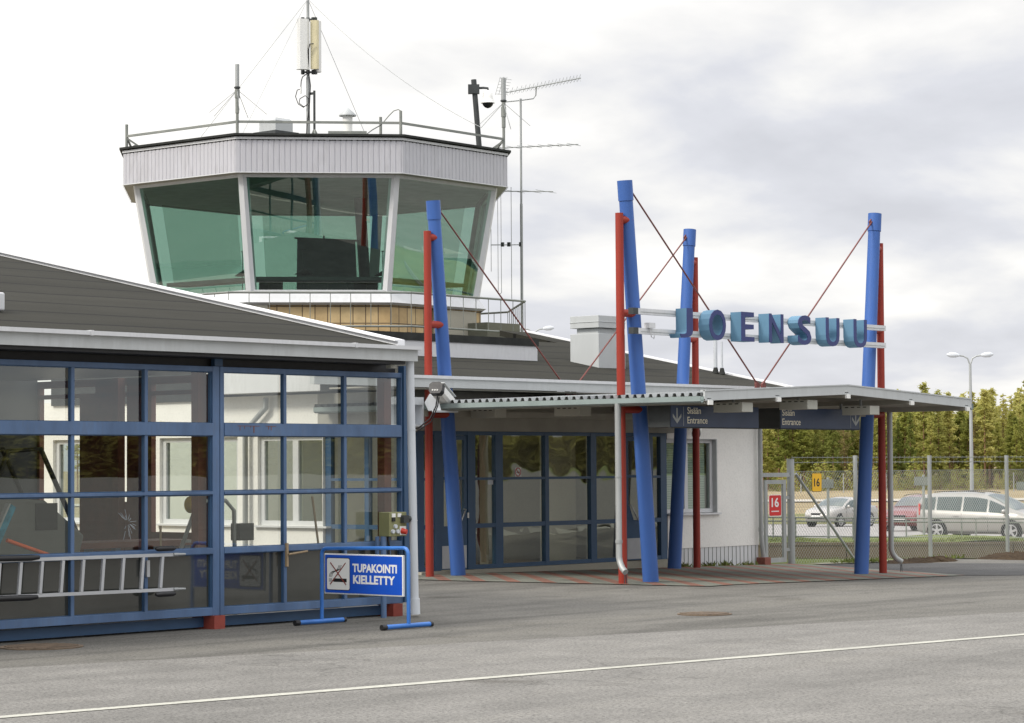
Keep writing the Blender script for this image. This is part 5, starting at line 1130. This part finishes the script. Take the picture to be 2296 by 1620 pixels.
def plate16(cx, y, z0, w_, h_, mat, txt, label, sub=None, brd=None):
    t_ = thing('number_sign', label, 'sign', (cx, y, z0)); r = 0.03; pts = []
    for ax, az, a0 in ((cx+w_/2-r, z0+h_-r, 0), (cx-w_/2+r, z0+h_-r, 90), (cx-w_/2+r, z0+r, 180), (cx+w_/2-r, z0+r, 270)):
        for k in range(5): a = R(a0+k*22.5); pts.append(V((ax+r*math.cos(a), y, az+r*math.sin(a))))
    c = V((cx, y, z0+h_/2)); mb = MB(); mb.prism([c+(p-c)*1.06 for p in pts], (0, 0.004, 0)); pl_ = part('plate', mb, brd, t_)
    mb = MB(); mb.prism([p+V((0, -0.003, 0)) for p in pts], (0, 0.003, 0)); part('panel', mb, mat, pl_)
    mb = text_mb('16', (cx-w_*0.31, y-0.0045, z0+h_*(0.42 if sub else 0.27)), (1, 0, 0), (0, 0, 1), width=w_*0.60, height=h_*0.46, ext=0.0012, bold=0.02); part('number', mb, txt, pl_)
    if sub:
        mb = MB(); mb.box(cx-w_*0.33, y-0.0045, z0+h_*0.19, cx+w_*0.30, y-0.003, z0+h_*0.215)
        for i in range(9): mb.box(cx-w_*0.33+i*w_*0.072, y-0.0045, z0+h_*0.215, cx-w_*0.33+i*w_*0.072+w_*0.045, y-0.003, z0+h_*0.245)
        part('small_lettering', mb, txt, pl_)
plate16(41.12, YN-0.01, 1.26, 0.33, 0.36, 'signyel', 'black', 'yellow plate with the number sixteen wired to the fence mesh', brd='dark')
plate16(39.62, YN-0.045, 0.80, 0.40, 0.40, 'signred', 'whitep', 'red plate with the number sixteen on the gate, half hidden by the wall', sub=True, brd='whitep')

# retaining wall and railing
RWt = thing('retaining_wall', 'low stained concrete retaining wall behind the chain link fence', 'wall', at(56, 10))
for i in range(-1, 22):
    a = at(56, i*1.9); b = at(56, (i+1)*1.9-0.02); z = 0.02-0.004*(i % 3)
    mb = MB(); p = a; q = b; mb.prism([p+V((0, 0, -0.9)), q+V((0, 0, -0.9)), q+V((0, 0, z-0.06)), p+V((0, 0, z-0.06))], FW*0.16)
    mb.prism([p+V((0, 0, z-0.06))-FW*0.02, q+V((0, 0, z-0.06))-FW*0.02, q+V((0, 0, z))-FW*0.02, p+V((0, 0, z))-FW*0.02], FW*0.2); part('block', mb, 'wallblock', RWt)
RA = thing('tube_railing', 'low double tube railing along the grass bank in front of the parked cars', 'railing', at(60, 10))
mb = MB()
def rz(l): return -0.012*(l-6)
for z in (0.52, 0.43, 0.06):
    mb.cyl(at(60, -2)+V((0, 0, z+rz(-2))), at(60, 40)+V((0, 0, z+rz(40))), 0.022, 0.022, 6)
part('rail', mb, 'galvd', RA)
for l in (4.0, 6.35, 6.9, 8.3, 9.6, 10.95, 11.3, 12.55, 13.0, 14.2, 15.2, 16.9, 18.3, 19.8):
    mb = MB(); p = at(60, l); mb.cyl(p+V((0, 0, -0.1)), p+V((0, 0, 0.5+rz(l))), 0.018, 0.018, 6); part('post', mb, 'galvd', RA)
for i, (l, zt_) in enumerate(((8.02, 1.42), (10.45, 1.47), (13.05, 1.33), (15.6, 1.33))):
    p = at(62.5, l); t_ = thing('bay_sign', ['grey back of a small sign between the gate and the yellow plate', 'grey back of a small sign just left of the last red post', 'grey back of a small sign before the pale people carrier beside its rear door', 'grey back of a small sign before the pale people carrier near its bonnet'][i], 'sign', p, 'sign posts along the grass bank')
    mb = MB(); mb.cyl(p+V((0, 0, -0.2)), p+V((0, 0, zt_+0.05)), 0.035, 0.035, 8); part('post', mb, 'galv', t_)
    mb = MB()
    mb.prism([p-RT*0.24-FW*0.05+V((0, 0, zt_-0.22)), p+RT*0.14-FW*0.05+V((0, 0, zt_-0.22)), p+RT*0.14-FW*0.05+V((0, 0, zt_)), p-RT*0.24-FW*0.05+V((0, 0, zt_))], FW*0.015)
    part('plate', mb, 'galvd', t_)

# soil heaps
def heap(name, pts, label):
    mb = MB(); rnd = random.Random(hash(name) % 99+len(pts)); n = 26
    for (cx, cy, rx, ry, hh_) in pts:
        vs = []; fs = []
        for i in range(n+1):
            for j in range(13):
                u = -1+2*i/n; v_ = -1+2*j/12; d = max(0, 1-(u*u+v_*v_)); z = hh_*d**0.7*(0.75+0.5*rnd.random())
                x = cx+u*rx; y = cy+v_*ry; vs.append((x+rnd.uniform(-.03, .03), y+rnd.uniform(-.03, .03), H(x, y)-0.03+z))
        mb.add(vs, [(i*13+j, (i+1)*13+j, (i+1)*13+j+1, i*13+j+1) for i in range(n) for j in range(12)], False)
    return single(name, mb, 'soil', label, 'soil heap', loc=(pts[0][0], pts[0][1], H(pts[0][0], pts[0][1])))
heap('soil_heap', [(42.9, 26.9, 1.2, 0.45, 0.11), (43.6, 26.8, 0.6, 0.4, 0.12)], 'low brown soil heap at the fence foot just right of the last red post')
heap('soil_heap', [(46.9, 26.5, 1.9, 0.7, 0.17), (49.6, 26.3, 2.6, 0.8, 0.40), (53, 25.7, 2.5, 1.0, 0.5)], 'larger dark soil heap rising to the right edge of the picture')
mb = MB(); rnd = random.Random(5)
for (cx, cy, n) in ((41.8, 27.6, 140), (42.4, 27.5, 60), (44.8, 27.2, 40), (37.4, 28.0, 35), (38.0, 28.0, 30), (38.7, 28.0, 26), (36.7, 28.0, 18)):
    for i in range(n):
        x = cx+rnd.gauss(0, 0.28 if cy < 27.9 else 0.12); y = cy+rnd.gauss(0, 0.08)*(1 if cy < 27.9 else 0.4); z = H(x, y)+0.01; h_ = rnd.uniform(0.03, 0.12); a = rnd.uniform(0, 6.28); dx, dy = 0.03*math.cos(a), 0.03*math.sin(a)
        mb.add([(x-dx, y-dy, z), (x+dx, y+dy, z), (x+dx*2+rnd.uniform(-.06, .06), y+dy*2, z+h_)], [(0, 1, 2)])
single('weeds', mb, 'lawn', 'green weeds along the plinth and the fence foot', 'weeds', kind='stuff', recalc=False)
mb = MB()
for i in range(9000):
    l = rnd.uniform(3, 32); D = rnd.choice((rnd.uniform(52, 55.9), rnd.uniform(56.2, 57.5))); p = at(D, l); z = (bankh(D, l) if D > 56 else H(p.x, p.y))
    if D < 56 and (p.y < 27.5 or p.x < 39.5): continue; h_ = rnd.uniform(0.03, 0.10); a = rnd.uniform(-0.05, 0.05)
    mb.add([p-RT*0.012+V((0, 0, z)), p+RT*0.012+V((0, 0, z)), p+RT*a+V((0, 0, z+h_))], [(0, 1, 2)])
single('grass', mb, 'lawn', 'short spring grass on both sides of the low retaining wall', 'grass', kind='stuff', recalc=False)

# ------------------------------------------------------------------ cars
def car(name, label, cat, pos, yaw, paintmat, kind):
    """local: +x forward, y left, z up. stations: x, z_low, z_belt, z_roof, half width, roof half width"""
    t_ = thing(name, label, cat, pos, rz=yaw)
    if kind == 'van':
        ST_ = [(-2.18, .42, .92, 1.00, .62, .50), (-2.14, .30, .95, 1.30, .78, .58), (-1.95, .24, .98, 1.52, .86, .63), (-1.4, .22, .96, 1.585, .89, .66), (-0.6, .22, .93, 1.60, .895, .67), (0.1, .22, .91, 1.58, .895, .665), (0.5, .22, .90, 1.50, .89, .65), (0.9, .22, .89, 1.32, .88, .65), (1.3, .22, .88, 1.10, .87, .68), (1.55, .23, .87, 1.00, .86, .72), (1.85, .25, .78, .91, .82, .68), (2.05, .28, .70, .81, .75, .60), (2.18, .38, .58, .66, .60, .50)]
        wx = (-1.32, 1.38); gl = (-1.98, 1.28); ws = (0.42, 1.48); rw = None; split = (-1.40, -0.42, 0.52)
    else:
        if kind == 'sedan': ST_ = [(-2.2, .40, .80, .90, .62, .48), (-2.1, .28, .90, .97, .78, .62), (-1.6, .22, .93, 1.00, .85, .66), (-1.35, .22, .93, 1.08, .86, .62), (-0.75, .22, .92, 1.37, .87, .58), (-0.2, .22, .91, 1.41, .875, .59), (0.3, .22, .90, 1.36, .875, .59), (0.65, .22, .89, 1.20, .87, .60), (1.02, .22, .88, .97, .86, .66), (1.5, .22, .82, .90, .84, .66), (1.95, .25, .72, .80, .78, .60), (2.2, .38, .56, .62, .62, .50)]
        else: ST_ = [(-2.25, .40, .88, 1.0, .66, .52), (-2.2, .28, .93, 1.25, .80, .56), (-1.9, .22, .94, 1.42, .86, .60), (-1.2, .22, .93, 1.46, .88, .61), (-0.3, .22, .92, 1.47, .885, .61), (0.3, .22, .91, 1.40, .885, .61), (0.65, .22, .90, 1.22, .88, .62), (1.02, .22, .89, .99, .87, .68), (1.5, .22, .84, .93, .86, .68), (1.95, .25, .75, .84, .80, .62), (2.22, .38, .58, .66, .64, .52)]
        wx = (-1.28, 1.36); gl = (-1.15 if kind == 'sedan' else -1.9, 0.92); ws = (0.34, 0.98); split = (-0.30,) if kind == 'sedan' else (-1.1, -0.30)
    ST_ = [(a, b, c, d, e, e*0.955-max(0.02, (d-c))*0.33) for a, b, c, d, e, f in ST_]
    def st(x):
        if x <= ST_[0][0]: return ST_[0][1:]
        for a, b in zip(ST_, ST_[1:]):
            if x <= b[0]:
                f = (x-a[0])/(b[0]-a[0]); return tuple(a[i]+(b[i]-a[i])*f for i in range(1, 6))
        return ST_[-1][1:]
    def sec(x, off=0.0):
        zl, zb, zr_, w_, wr = st(x); w_ += off; wr += off; o2 = off
        return [(w_*0.90, zl), (w_*0.985, zl+0.12), (w_, zl+(zb-zl)*0.6), (w_*0.985, zb-0.04), (w_*0.955, zb), (wr+(w_*0.955-wr)*0.12, zb+(zr_-zb)*0.86), (wr*0.88, zr_-0.02+o2), (wr*0.45, zr_+0.008+o2), (0, zr_+0.012+o2)]
    xs_ = sorted(set([s_[0] for s_ in ST_]+[ST_[0][0]+(ST_[-1][0]-ST_[0][0])*i/36 for i in range(37)]))
    mb = MB(); n = 9; vs = []
    for x in xs_:
        s_ = sec(x); vs += [(x, y, z) for y, z in s_]+[(x, -y, z) for y, z in s_[-2::-1]]
    m_ = 2*n-1; fs = [(i*m_+j, (i+1)*m_+j, (i+1)*m_+j+1, i*m_+j+1) for i in range(len(xs_)-1) for j in range(m_-1)]+[(i*m_+m_-1, (i+1)*m_+m_-1, (i+1)*m_, i*m_) for i in range(len(xs_)-1)]
    fs += [tuple(range(m_)), tuple(range((len(xs_)-1)*m_, len(xs_)*m_))]; mb.add(vs, fs, True)
    body = part('body', mb, paintmat, t_, local=True)
    def sidept(x, f, sg, off=0.008):
        zl, zb, zr_, w_, wr = st(x); a = (w_*0.955, zb); b = (wr+(w_*0.955-wr)*0.12, zb+(zr_-zb)*0.86); return V((x, sg*(a[0]+(b[0]-a[0])*f+off), a[1]+(b[1]-a[1])*f))
    ed = [gl[0]]+list(split)+[gl[1]]
    for sg in (-1, 1):
        for a, b in zip(ed, ed[1:]):
            a += 0.04; b -= 0.04
            if b-a < 0.1: continue
            g = MB(); k = 8; vs = []
            for i in range(k+1):
                x = a+(b-a)*i/k
                hgt = (st(x)[2]-st(x)[1])
                if hgt < 0.10: hgt = 0.10
                vs += [sidept(x, 0.10, sg, 0.02), sidept(x, 0.90 if hgt > 0.25 else 0.75, sg, 0.028)]
            g.add(vs, [(2*i, 2*i+2, 2*i+3, 2*i+1) for i in range(k)], True); part('side_window', g, 'carglass', t_, local=True, recalc=False)
    def topglass(x0, x1, nm):
        g = MB(); k = 6; vs = []
        for i in range(k+1):
            x = x0+(x1-x0)*i/k; zl, zb, zr_, w_, wr = st(x)
            for j in range(7):
                f = -1+2*j/6; y = f*wr*0.93; z = zr_+0.012-0.035*abs(f)**3+0.012; vs.append((x, y, z))
        g.add(vs, [(i*7+j, (i+1)*7+j, (i+1)*7+j+1, i*7+j+1) for i in range(k) for j in range(6)], True); part(nm, g, 'carglass', t_, local=True, recalc=False)
    topglass(ws[0], ws[1], 'windscreen')
    if kind == 'sedan': topglass(-1.35, -0.80, 'rear_window')
    # seats and dark cabin read through tinted glass
    rw_ = 0.315 if kind == 'van' else 0.30
    for x in wx:
        for sg in (-1, 1):
            w_ = st(x)[3]; a = MB(); a.cyl((x, sg*(w_-0.10), rw_+0.02), (x, sg*(w_+0.004), rw_+0.02), rw_+0.055, rw_+0.055, 26); part('wheel_arch', a, 'black', body, local=True)
            wmb = MB(); wmb.lathe((x, 0, rw_), [(rw_*0.80, sg*(w_-0.18)), (rw_*0.97, sg*(w_-0.18)), (rw_, sg*(w_-0.15)), (rw_, sg*(w_-0.02)), (rw_*0.95, sg*(w_+0.014)), (rw_*0.70, sg*(w_+0.016))], 26, 'y')
            wo = part('wheel', wmb, 'tyre', t_, local=True)
            rm = MB(); c = V((x, sg*(w_+0.012), rw_)); rm.cyl(c, c+V((0, sg*0.008, 0)), rw_*0.20, rw_*0.18, 14)
            for k in range(5 if kind == 'van' else 7):
                a_ = 2*math.pi*k/(5 if kind == 'van' else 7)+0.3; d = V((math.cos(a_), 0, math.sin(a_))); rm.bar(c+d*0.04+V((0, sg*0.003, 0)), c+d*rw_*0.68+V((0, sg*0.006, 0)), 0.07 if kind == 'van' else 0.045, 0.02, (0, 1, 0))
            for k in range(26):
                a0 = 2*math.pi*k/26; a1 = 2*math.pi*(k+1)/26; rm.bar(c+V((math.cos(a0), 0, math.sin(a0)))*rw_*0.68, c+V((math.cos(a1), 0, math.sin(a1)))*rw_*0.68, 0.035, 0.02, (0, 1, 0))
            part('rim', rm, 'rim', wo, local=True)
    for sg in (-1, 1):
        mx_ = gl[1]-0.12; q = sidept(mx_, 0.05, sg, 0.0)
        mb = MB(); mb.lathe((q.x, q.y+sg*0.12, q.z+0.07), [(0.02, -0.07), (0.07, -0.05), (0.085, 0.0), (0.07, 0.05), (0.02, 0.07)], 12, 'x'); mb.bar(q, q+V((0, sg*0.1, 0.05)), 0.05, 0.04); part('mirror', mb, paintmat, t_, local=True)
        xf = ST_[-1][0]; fz = 0.60 if kind != 'van' else 0.68; w_ = st(xf-0.16)[3]
        mb = MB(); mb.prism([(xf-0.10, sg*(w_*0.58), fz), (xf-0.30, sg*(st(xf-0.30)[3]*0.955+0.01), fz+0.03), (xf-0.42, sg*(st(xf-0.42)[3]*0.945+0.01), fz+0.15), (xf-0.16, sg*(w_*0.60), fz+0.10)], (0.055, 0, 0.015)); part('headlight', mb, 'lamp', t_, local=True)
        xr_ = ST_[0][0]; zr2 = 0.86
        w_ = st(xr_+0.08)[3]; mb = MB(); mb.prism([(xr_+0.02, sg*(w_*0.80), zr2), (xr_+0.20, sg*(st(xr_+0.2)[3]*0.985+0.012), zr2-0.02), (xr_+0.20, sg*(st(xr_+0.2)[3]*0.93+0.012), zr2+(0.36 if kind != 'sedan' else 0.10)), (xr_+0.05, sg*(w_*0.78), zr2+(0.34 if kind != 'sedan' else 0.10))], (-0.04, 0, 0)); part('tail_light', mb, 'taillamp', t_, local=True)
        for hx_ in ((-0.62, 0.38) if kind == 'van' else (-0.62, 0.25)):
            q = st(hx_); mb = MB(); mb.box(hx_-0.09, sg*(q[3]*0.99), q[1]-0.14, hx_+0.09, sg*(q[3]*0.99+0.03), q[1]-0.105); part('door_handle', mb, paintmat, body, local=True)
    mb = MB()
    for sg in (-1, 1):
        for dx in ((-0.42, 0.55, 1.12) if kind == 'van' else (-0.30, 0.85, -1.0)):
            q = st(dx)
            for k in range(5):
                z0 = q[0]+0.10+(q[1]-q[0]-0.12)*k/5; z1 = q[0]+0.10+(q[1]-q[0]-0.12)*(k+1)/5; wd = q[3]*(0.985+0.015*(k < 4))
                mb.box(dx-0.004, sg*(wd-0.01), z0, dx+0.004, sg*(wd+0.003), z1)
        mb.box(-0.9, sg*(st(0)[3]-0.03), 0.27, 0.9, sg*(st(0)[3]+0.004), 0.29)
    part('door_gap', mb, 'black', body, local=True)
    xf = ST_[-1][0]; wf_ = st(xf)[3]
    mb = MB(); mb.box(xf-0.03, -wf_*0.42, 0.58, xf+0.012, wf_*0.42, 0.68); mb.box(xf-0.05, -wf_*0.75, 0.40, xf+0.012, wf_*0.75, 0.50); part('grille', mb, 'black', body, local=True)
    mb = MB(); mb.box(xf+0.0, -0.26, 0.50, xf+0.025, 0.26, 0.58); part('number_plate', mb, 'whitep', body, local=True)
    if kind != 'sedan':
        mb = MB()
        for sg in (-1, 1): mb.tube([(x, sg*(st(x)[4]*0.86), st(x)[2]+0.035) for x in (-1.6, -1.2, -0.6, -0.1, 0.3)], 0.016, 6)
        part('roof_rail', mb, 'dark', t_, local=True)
    return t_
def carpaint(name, col, metal=0.5):
    t = NT(name); b = t.bsdf(col, 0.35, metal, None, spec=0.5); b.inputs['Coat Weight'].default_value = 0.8; b.inputs['Coat Roughness'].default_value = 0.06; return t.m
yawR = math.atan2(RT.y, RT.x)
def place(D, l): p = at(D, l); return V((p.x, p.y, 0))
p = at(82, 15.75); car('people_carrier', 'pale champagne people carrier parked side on at the right edge', 'car', (p.x, p.y, -0.75), yawR-R(38), carpaint('champagne_paint', (0.33, 0.32, 0.295), 0.3), 'van')
p = at(101, 16.75); car('parked_car', 'dark red estate car half hidden behind the pale people carrier', 'car', (p.x, p.y, H(p.x, p.y)), yawR+R(180+58), carpaint('dark_red_paint', (0.15, 0.012, 0.014), 0.1), 'estate')
p = at(118, 15.75); car('parked_car', 'silver saloon car parked alone left of the last blue mast', 'car', (p.x, p.y, H(p.x, p.y)), yawR+R(180+50), carpaint('silver_beige_paint', (0.42, 0.40, 0.37), 0.4), 'sedan')

# ------------------------------------------------------------------ street lamps
def slamp(p, zt_, label):
    p = V((p.x, p.y, -1.2)); t_ = thing('street_lamp', label, 'street lamp', p, 'double armed car park lamps')
    mb = MB(); mb.cyl(p, (p.x, p.y, zt_-0.3), 0.10, 0.055, 10); part('pole', mb, 'galv', t_)
    for sg in (-1, 1):
        c = V((p.x, p.y, 0))
        mb = MB(); mb.tube([c+V((0, 0, zt_-0.35)), c+RT*(sg*0.10)+V((0, 0, zt_-0.05)), c+RT*(sg*0.28)+V((0, 0, zt_+0.05)), c+RT*(sg*0.50)+V((0, 0, zt_+0.08))], 0.035, 8); ar = part('arm', mb, 'galv', t_)
        mb = MB(); a = c+RT*(sg*0.46)+V((0, 0, zt_+0.08)); b = c+RT*(sg*1.0)+V((0, 0, zt_+0.12)); mb.tube([a, a.lerp(b, 0.3), a.lerp(b, 0.7), b], [0.05, 0.11, 0.12, 0.04], 10); hd = part('lamp_head', mb, 'pipe', ar)
        mb = MB(); mb.tube([a.lerp(b, 0.4)-V((0, 0, 0.06)), a.lerp(b, 0.65)-V((0, 0, 0.09)), a.lerp(b, 0.95)-V((0, 0, 0.05))], [0.06, 0.10, 0.04], 10); part('lens', mb, 'lamp', hd) if False else None
slamp(at(105, (2176-1148)/5500*105), 6.35, 'tall double headed lamp rising over the parked cars before the forest')
slamp(at(120, (1197-1148)/5500*120), 8.45, 'double headed lamp peeping up behind the terminal roof beside the tower balcony')

# ------------------------------------------------------------------ trees
def foliage_quad(mb, c, s_, rnd, flat=0.5):
    a = V((rnd.gauss(0, 1), rnd.gauss(0, 1), rnd.gauss(0, flat))).normalized(); b = a.cross(V((rnd.gauss(0, 1), rnd.gauss(0, 1), rnd.gauss(0, 1)))).normalized()
    a *= s_; b *= s_*0.55; mb.add([c-a, c-b*0.8, c+a*0.9, c+b], [(0, 1, 2, 3)])
def tree_parts(kind, seed, hgt, nq, sz):
    rnd = random.Random(seed); tk = MB(); cr = MB()
    lean = V((rnd.uniform(-.3, .3), rnd.uniform(-.3, .3), 0)); ax = lambda t_: lean*t_*t_+V((0, 0, hgt*t_))
    tk.tube([ax(i/8) for i in range(9)], [0.14*(hgt/14)*(1-0.85*i/8)+0.01 for i in range(9)], 6)
    if kind == 'pine': lo, R0 = rnd.uniform(0.22, 0.45), 1.95
    elif kind == 'spruce': lo, R0 = 0.06, 1.9
    else: lo, R0 = 0.25, 1.5
    nb = {'pine': 44, 'spruce': 56, 'birch': 34}[kind]
    for b in range(nb):
        f = (b+rnd.random()*0.9)/nb; t_ = lo+(1-lo)*f
        if kind == 'pine': rr = R0*(1-f)**0.9*(0.55+0.45*math.sin(min(1, f*3.5)*1.57))*rnd.uniform(0.45, 1.15)+0.12
        elif kind == 'spruce': rr = R0*(1-f)**0.85*rnd.uniform(0.65, 1.1)+0.06
        else: rr = R0*math.sin(math.pi*min(0.97, f*0.9+0.1))*rnd.uniform(0.5, 1.1)+0.1
        an = rnd.uniform(0, 6.283); d = V((math.cos(an), math.sin(an), 0)); dr = {'pine': 0.12, 'spruce': -0.28, 'birch': 0.5}[kind]
        p0 = ax(t_); p1 = p0+d*rr+V((0, 0, dr*rr)); tk.cyl(p0, p1, 0.03*(1-f*0.6), 0.008, 4, False)
        k = max(3, int(nq/nb*(rr/R0+0.25)))
        for j in range(k):
            u = rnd.uniform(0.2, 1.05); c = p0.lerp(p1, u)+V((rnd.gauss(0, .20), rnd.gauss(0, .20), rnd.gauss(0, .14)-(0.06 if kind == 'spruce' else -0.03)))
            foliage_quad(cr, c, sz*rnd.uniform(0.6, 1.3), rnd, 0.35 if kind != 'birch' else 1.0)
    for j in range(8): foliage_quad(cr, ax(1.0-0.03*j*rnd.random()), sz*0.5, rnd, 2.0)
    return tk, cr
rnd = random.Random(11)
GRP = {'pine': 'pines at the forest edge', 'spruce': 'spruces at the forest edge', 'birch': 'birches at the forest edge'}
LAB = {'pine': 'tall yellow green pine with bare reddish lower trunk at the forest edge beyond the field', 'spruce': 'pointed green spruce with branches almost to the ground at the forest edge', 'birch': 'sparse pale birch just coming into leaf at the forest edge'}
protos = []
for i, kd in enumerate(['pine', 'pine', 'pine', 'pine', 'spruce', 'spruce', 'birch', 'pine']):
    h_ = {'pine': 13.5, 'spruce': 12.5, 'birch': 11.5}[kd]; tk, cr = tree_parts(kd, 40+i, h_, {'pine': 5200, 'spruce': 5600, 'birch': 1200}[kd], {'pine': 0.20, 'spruce': 0.18, 'birch': 0.15}[kd])
    protos.append((kd, tk, cr, h_))
roots = []
spots = []
for r_, (D0, n, j) in enumerate(((332, 32, 3.0), (338, 36, 3.0), (345, 38, 3.5))):
    for i in range(n):
        l = 33+(i+0.5)*(64.0/n)+rnd.uniform(-1.0, 1.0); spots.append((D0+rnd.uniform(-j, j), l, r_))
gz = -1.65
for i, (D, l, r_) in enumerate(spots):
    k = i % 8 if i < 8 else rnd.choice((0, 1, 2, 3, 4, 5, 7, 0, 2, 3, 1, 6, 4)); kd, tk, cr, h_ = protos[k]
    hump = 0.92+0.10*math.sin(l*0.33+1.0)+0.05*math.sin(l*0.9)+0.10*min(1, max(0, (l-62)/10.0))
    sc = rnd.uniform(0.76, 1.10)*hump*(0.93 if r_ == 0 else 1.0); p = at(D, l); nm = {'pine': 'pine_tree', 'spruce': 'spruce_tree', 'birch': 'birch_tree'}[kd]
    if i < 8:
        t_ = thing(nm, LAB[kd], 'tree', (p.x, p.y, gz), GRP[kd]); part('trunk', tk, 'bark', t_, local=True)
        part('crown', cr, {'pine': 'pinefol', 'spruce': 'sprucefol', 'birch': 'birchfol'}[kd], t_, local=True, recalc=False); roots.append(t_)
    else: t_ = clone(roots[k], (p.x, p.y, gz))
    t_.rotation_euler = (0, 0, rnd.uniform(0, 6.28)); t_.scale = (sc*rnd.uniform(0.9, 1.15), sc*rnd.uniform(0.9, 1.15), sc)
# bushes at the forest foot: young pines
yp = None
for i in range(48):
    D = rnd.uniform(318, 330); l = 34+i*1.3+rnd.uniform(-0.8, 0.8); p = at(D, l)
    if yp is None:
        tk, cr = tree_parts('spruce', 90, 4.2, 500, 0.20); yp = thing('young_pine', 'bushy young conifer in front of the forest trunks', 'young tree', (p.x, p.y, gz), 'young conifers before the forest'); part('trunk', tk, 'bark', yp, local=True); part('crown', cr, 'pinefol', yp, local=True, recalc=False); t_ = yp
    else: t_ = clone(yp, (p.x, p.y, gz))
    s_ = rnd.uniform(0.45, 1.15); t_.scale = (s_*1.1, s_*1.1, s_); t_.rotation_euler = (0, 0, rnd.uniform(0, 6.28))
# the wood behind as one mass
def wood(name, label, spots_, nq, sz, mat, wid=1.0):
    rnd2 = random.Random(77); tkm = MB(); crm = MB(); pr = [tree_parts(k, 60+j, 13.5, nq, sz) for j, k in enumerate(('pine', 'spruce', 'pine', 'spruce'))]
    for (x, y, z, s_) in spots_:
        tk, cr = pr[rnd2.randrange(4)]; a = rnd2.uniform(0, 6.28); ca, sa = math.cos(a)*s_, math.sin(a)*s_
        for src, dst in ((tk, tkm), (cr, crm)):
            b = len(dst.v); dst.v += [V((x+(v.x*ca-v.y*sa)*wid, y+(v.x*sa+v.y*ca)*wid, z+v.z*s_)) for v in src.v]; dst.f += [tuple(b+i for i in f) for f in src.f]; dst.sm += [False]*len(src.f)
    o_ = finish(name, crm, M[mat], V((0, 0, 0)), False); tag(o_, label, 'forest', kind='stuff')
    o2 = finish('trunks', tkm, M['bark'], V((0, 0, 0)), False); o2.parent = o_; ORG[o_.name] = V((0, 0, 0)); ORG[o2.name] = V((0, 0, 0)); return o_
sp2 = []
for i in range(300):
    D = rnd.uniform(348, 385); l = 26+i*0.255+rnd.uniform(-2, 2); p = at(D, l); sp2.append((p.x, p.y, gz, rnd.uniform(0.74, 1.04)*(1.0+0.08*min(1, max(0, (l-64)/10.0)))))
for i in range(200):
    D = rnd.uniform(346, 362); l = 28+i*0.37; p = at(D, l); sp2.append((p.x, p.y, gz, rnd.uniform(0.25, 0.5)))
for i in range(260):
    D = rnd.uniform(335, 375); l = 100+i*0.75 if i < 200 else -60+(i-200)*1.4; p = at(D, l); sp2.append((p.x, p.y, gz, rnd.uniform(0.8, 1.1)))
wood('forest', 'deep mass of conifers behind the front rows of trees', sp2, 700, 0.36, 'pinefol')
sp3 = []
for i in range(1100):
    f = i/1100.0; x = 260+f*1150+rnd.uniform(-3, 3); y = -620+rnd.uniform(-40, 40); sp3.append((x, y, -1.7, rnd.uniform(0.8, 1.35)))
wood('distant_forest', 'conifer wood across the airfield, mirrored in the glass', sp3, 60, 2.2, 'farfol', 1.8)
# low hedge of straw coloured scrub before the forest
# far fence posts in the field
for i in range(14):
    p = at(300, 30+i*5.2); t_ = single('fence_post', MB().cyl((p.x, p.y, gz), (p.x, p.y, gz+2.3), 0.07, 0.06, 8), 'galv', 'thin grey post of the far fence line in front of the forest', 'fence post', (p.x, p.y, gz), 'posts of the far fence')
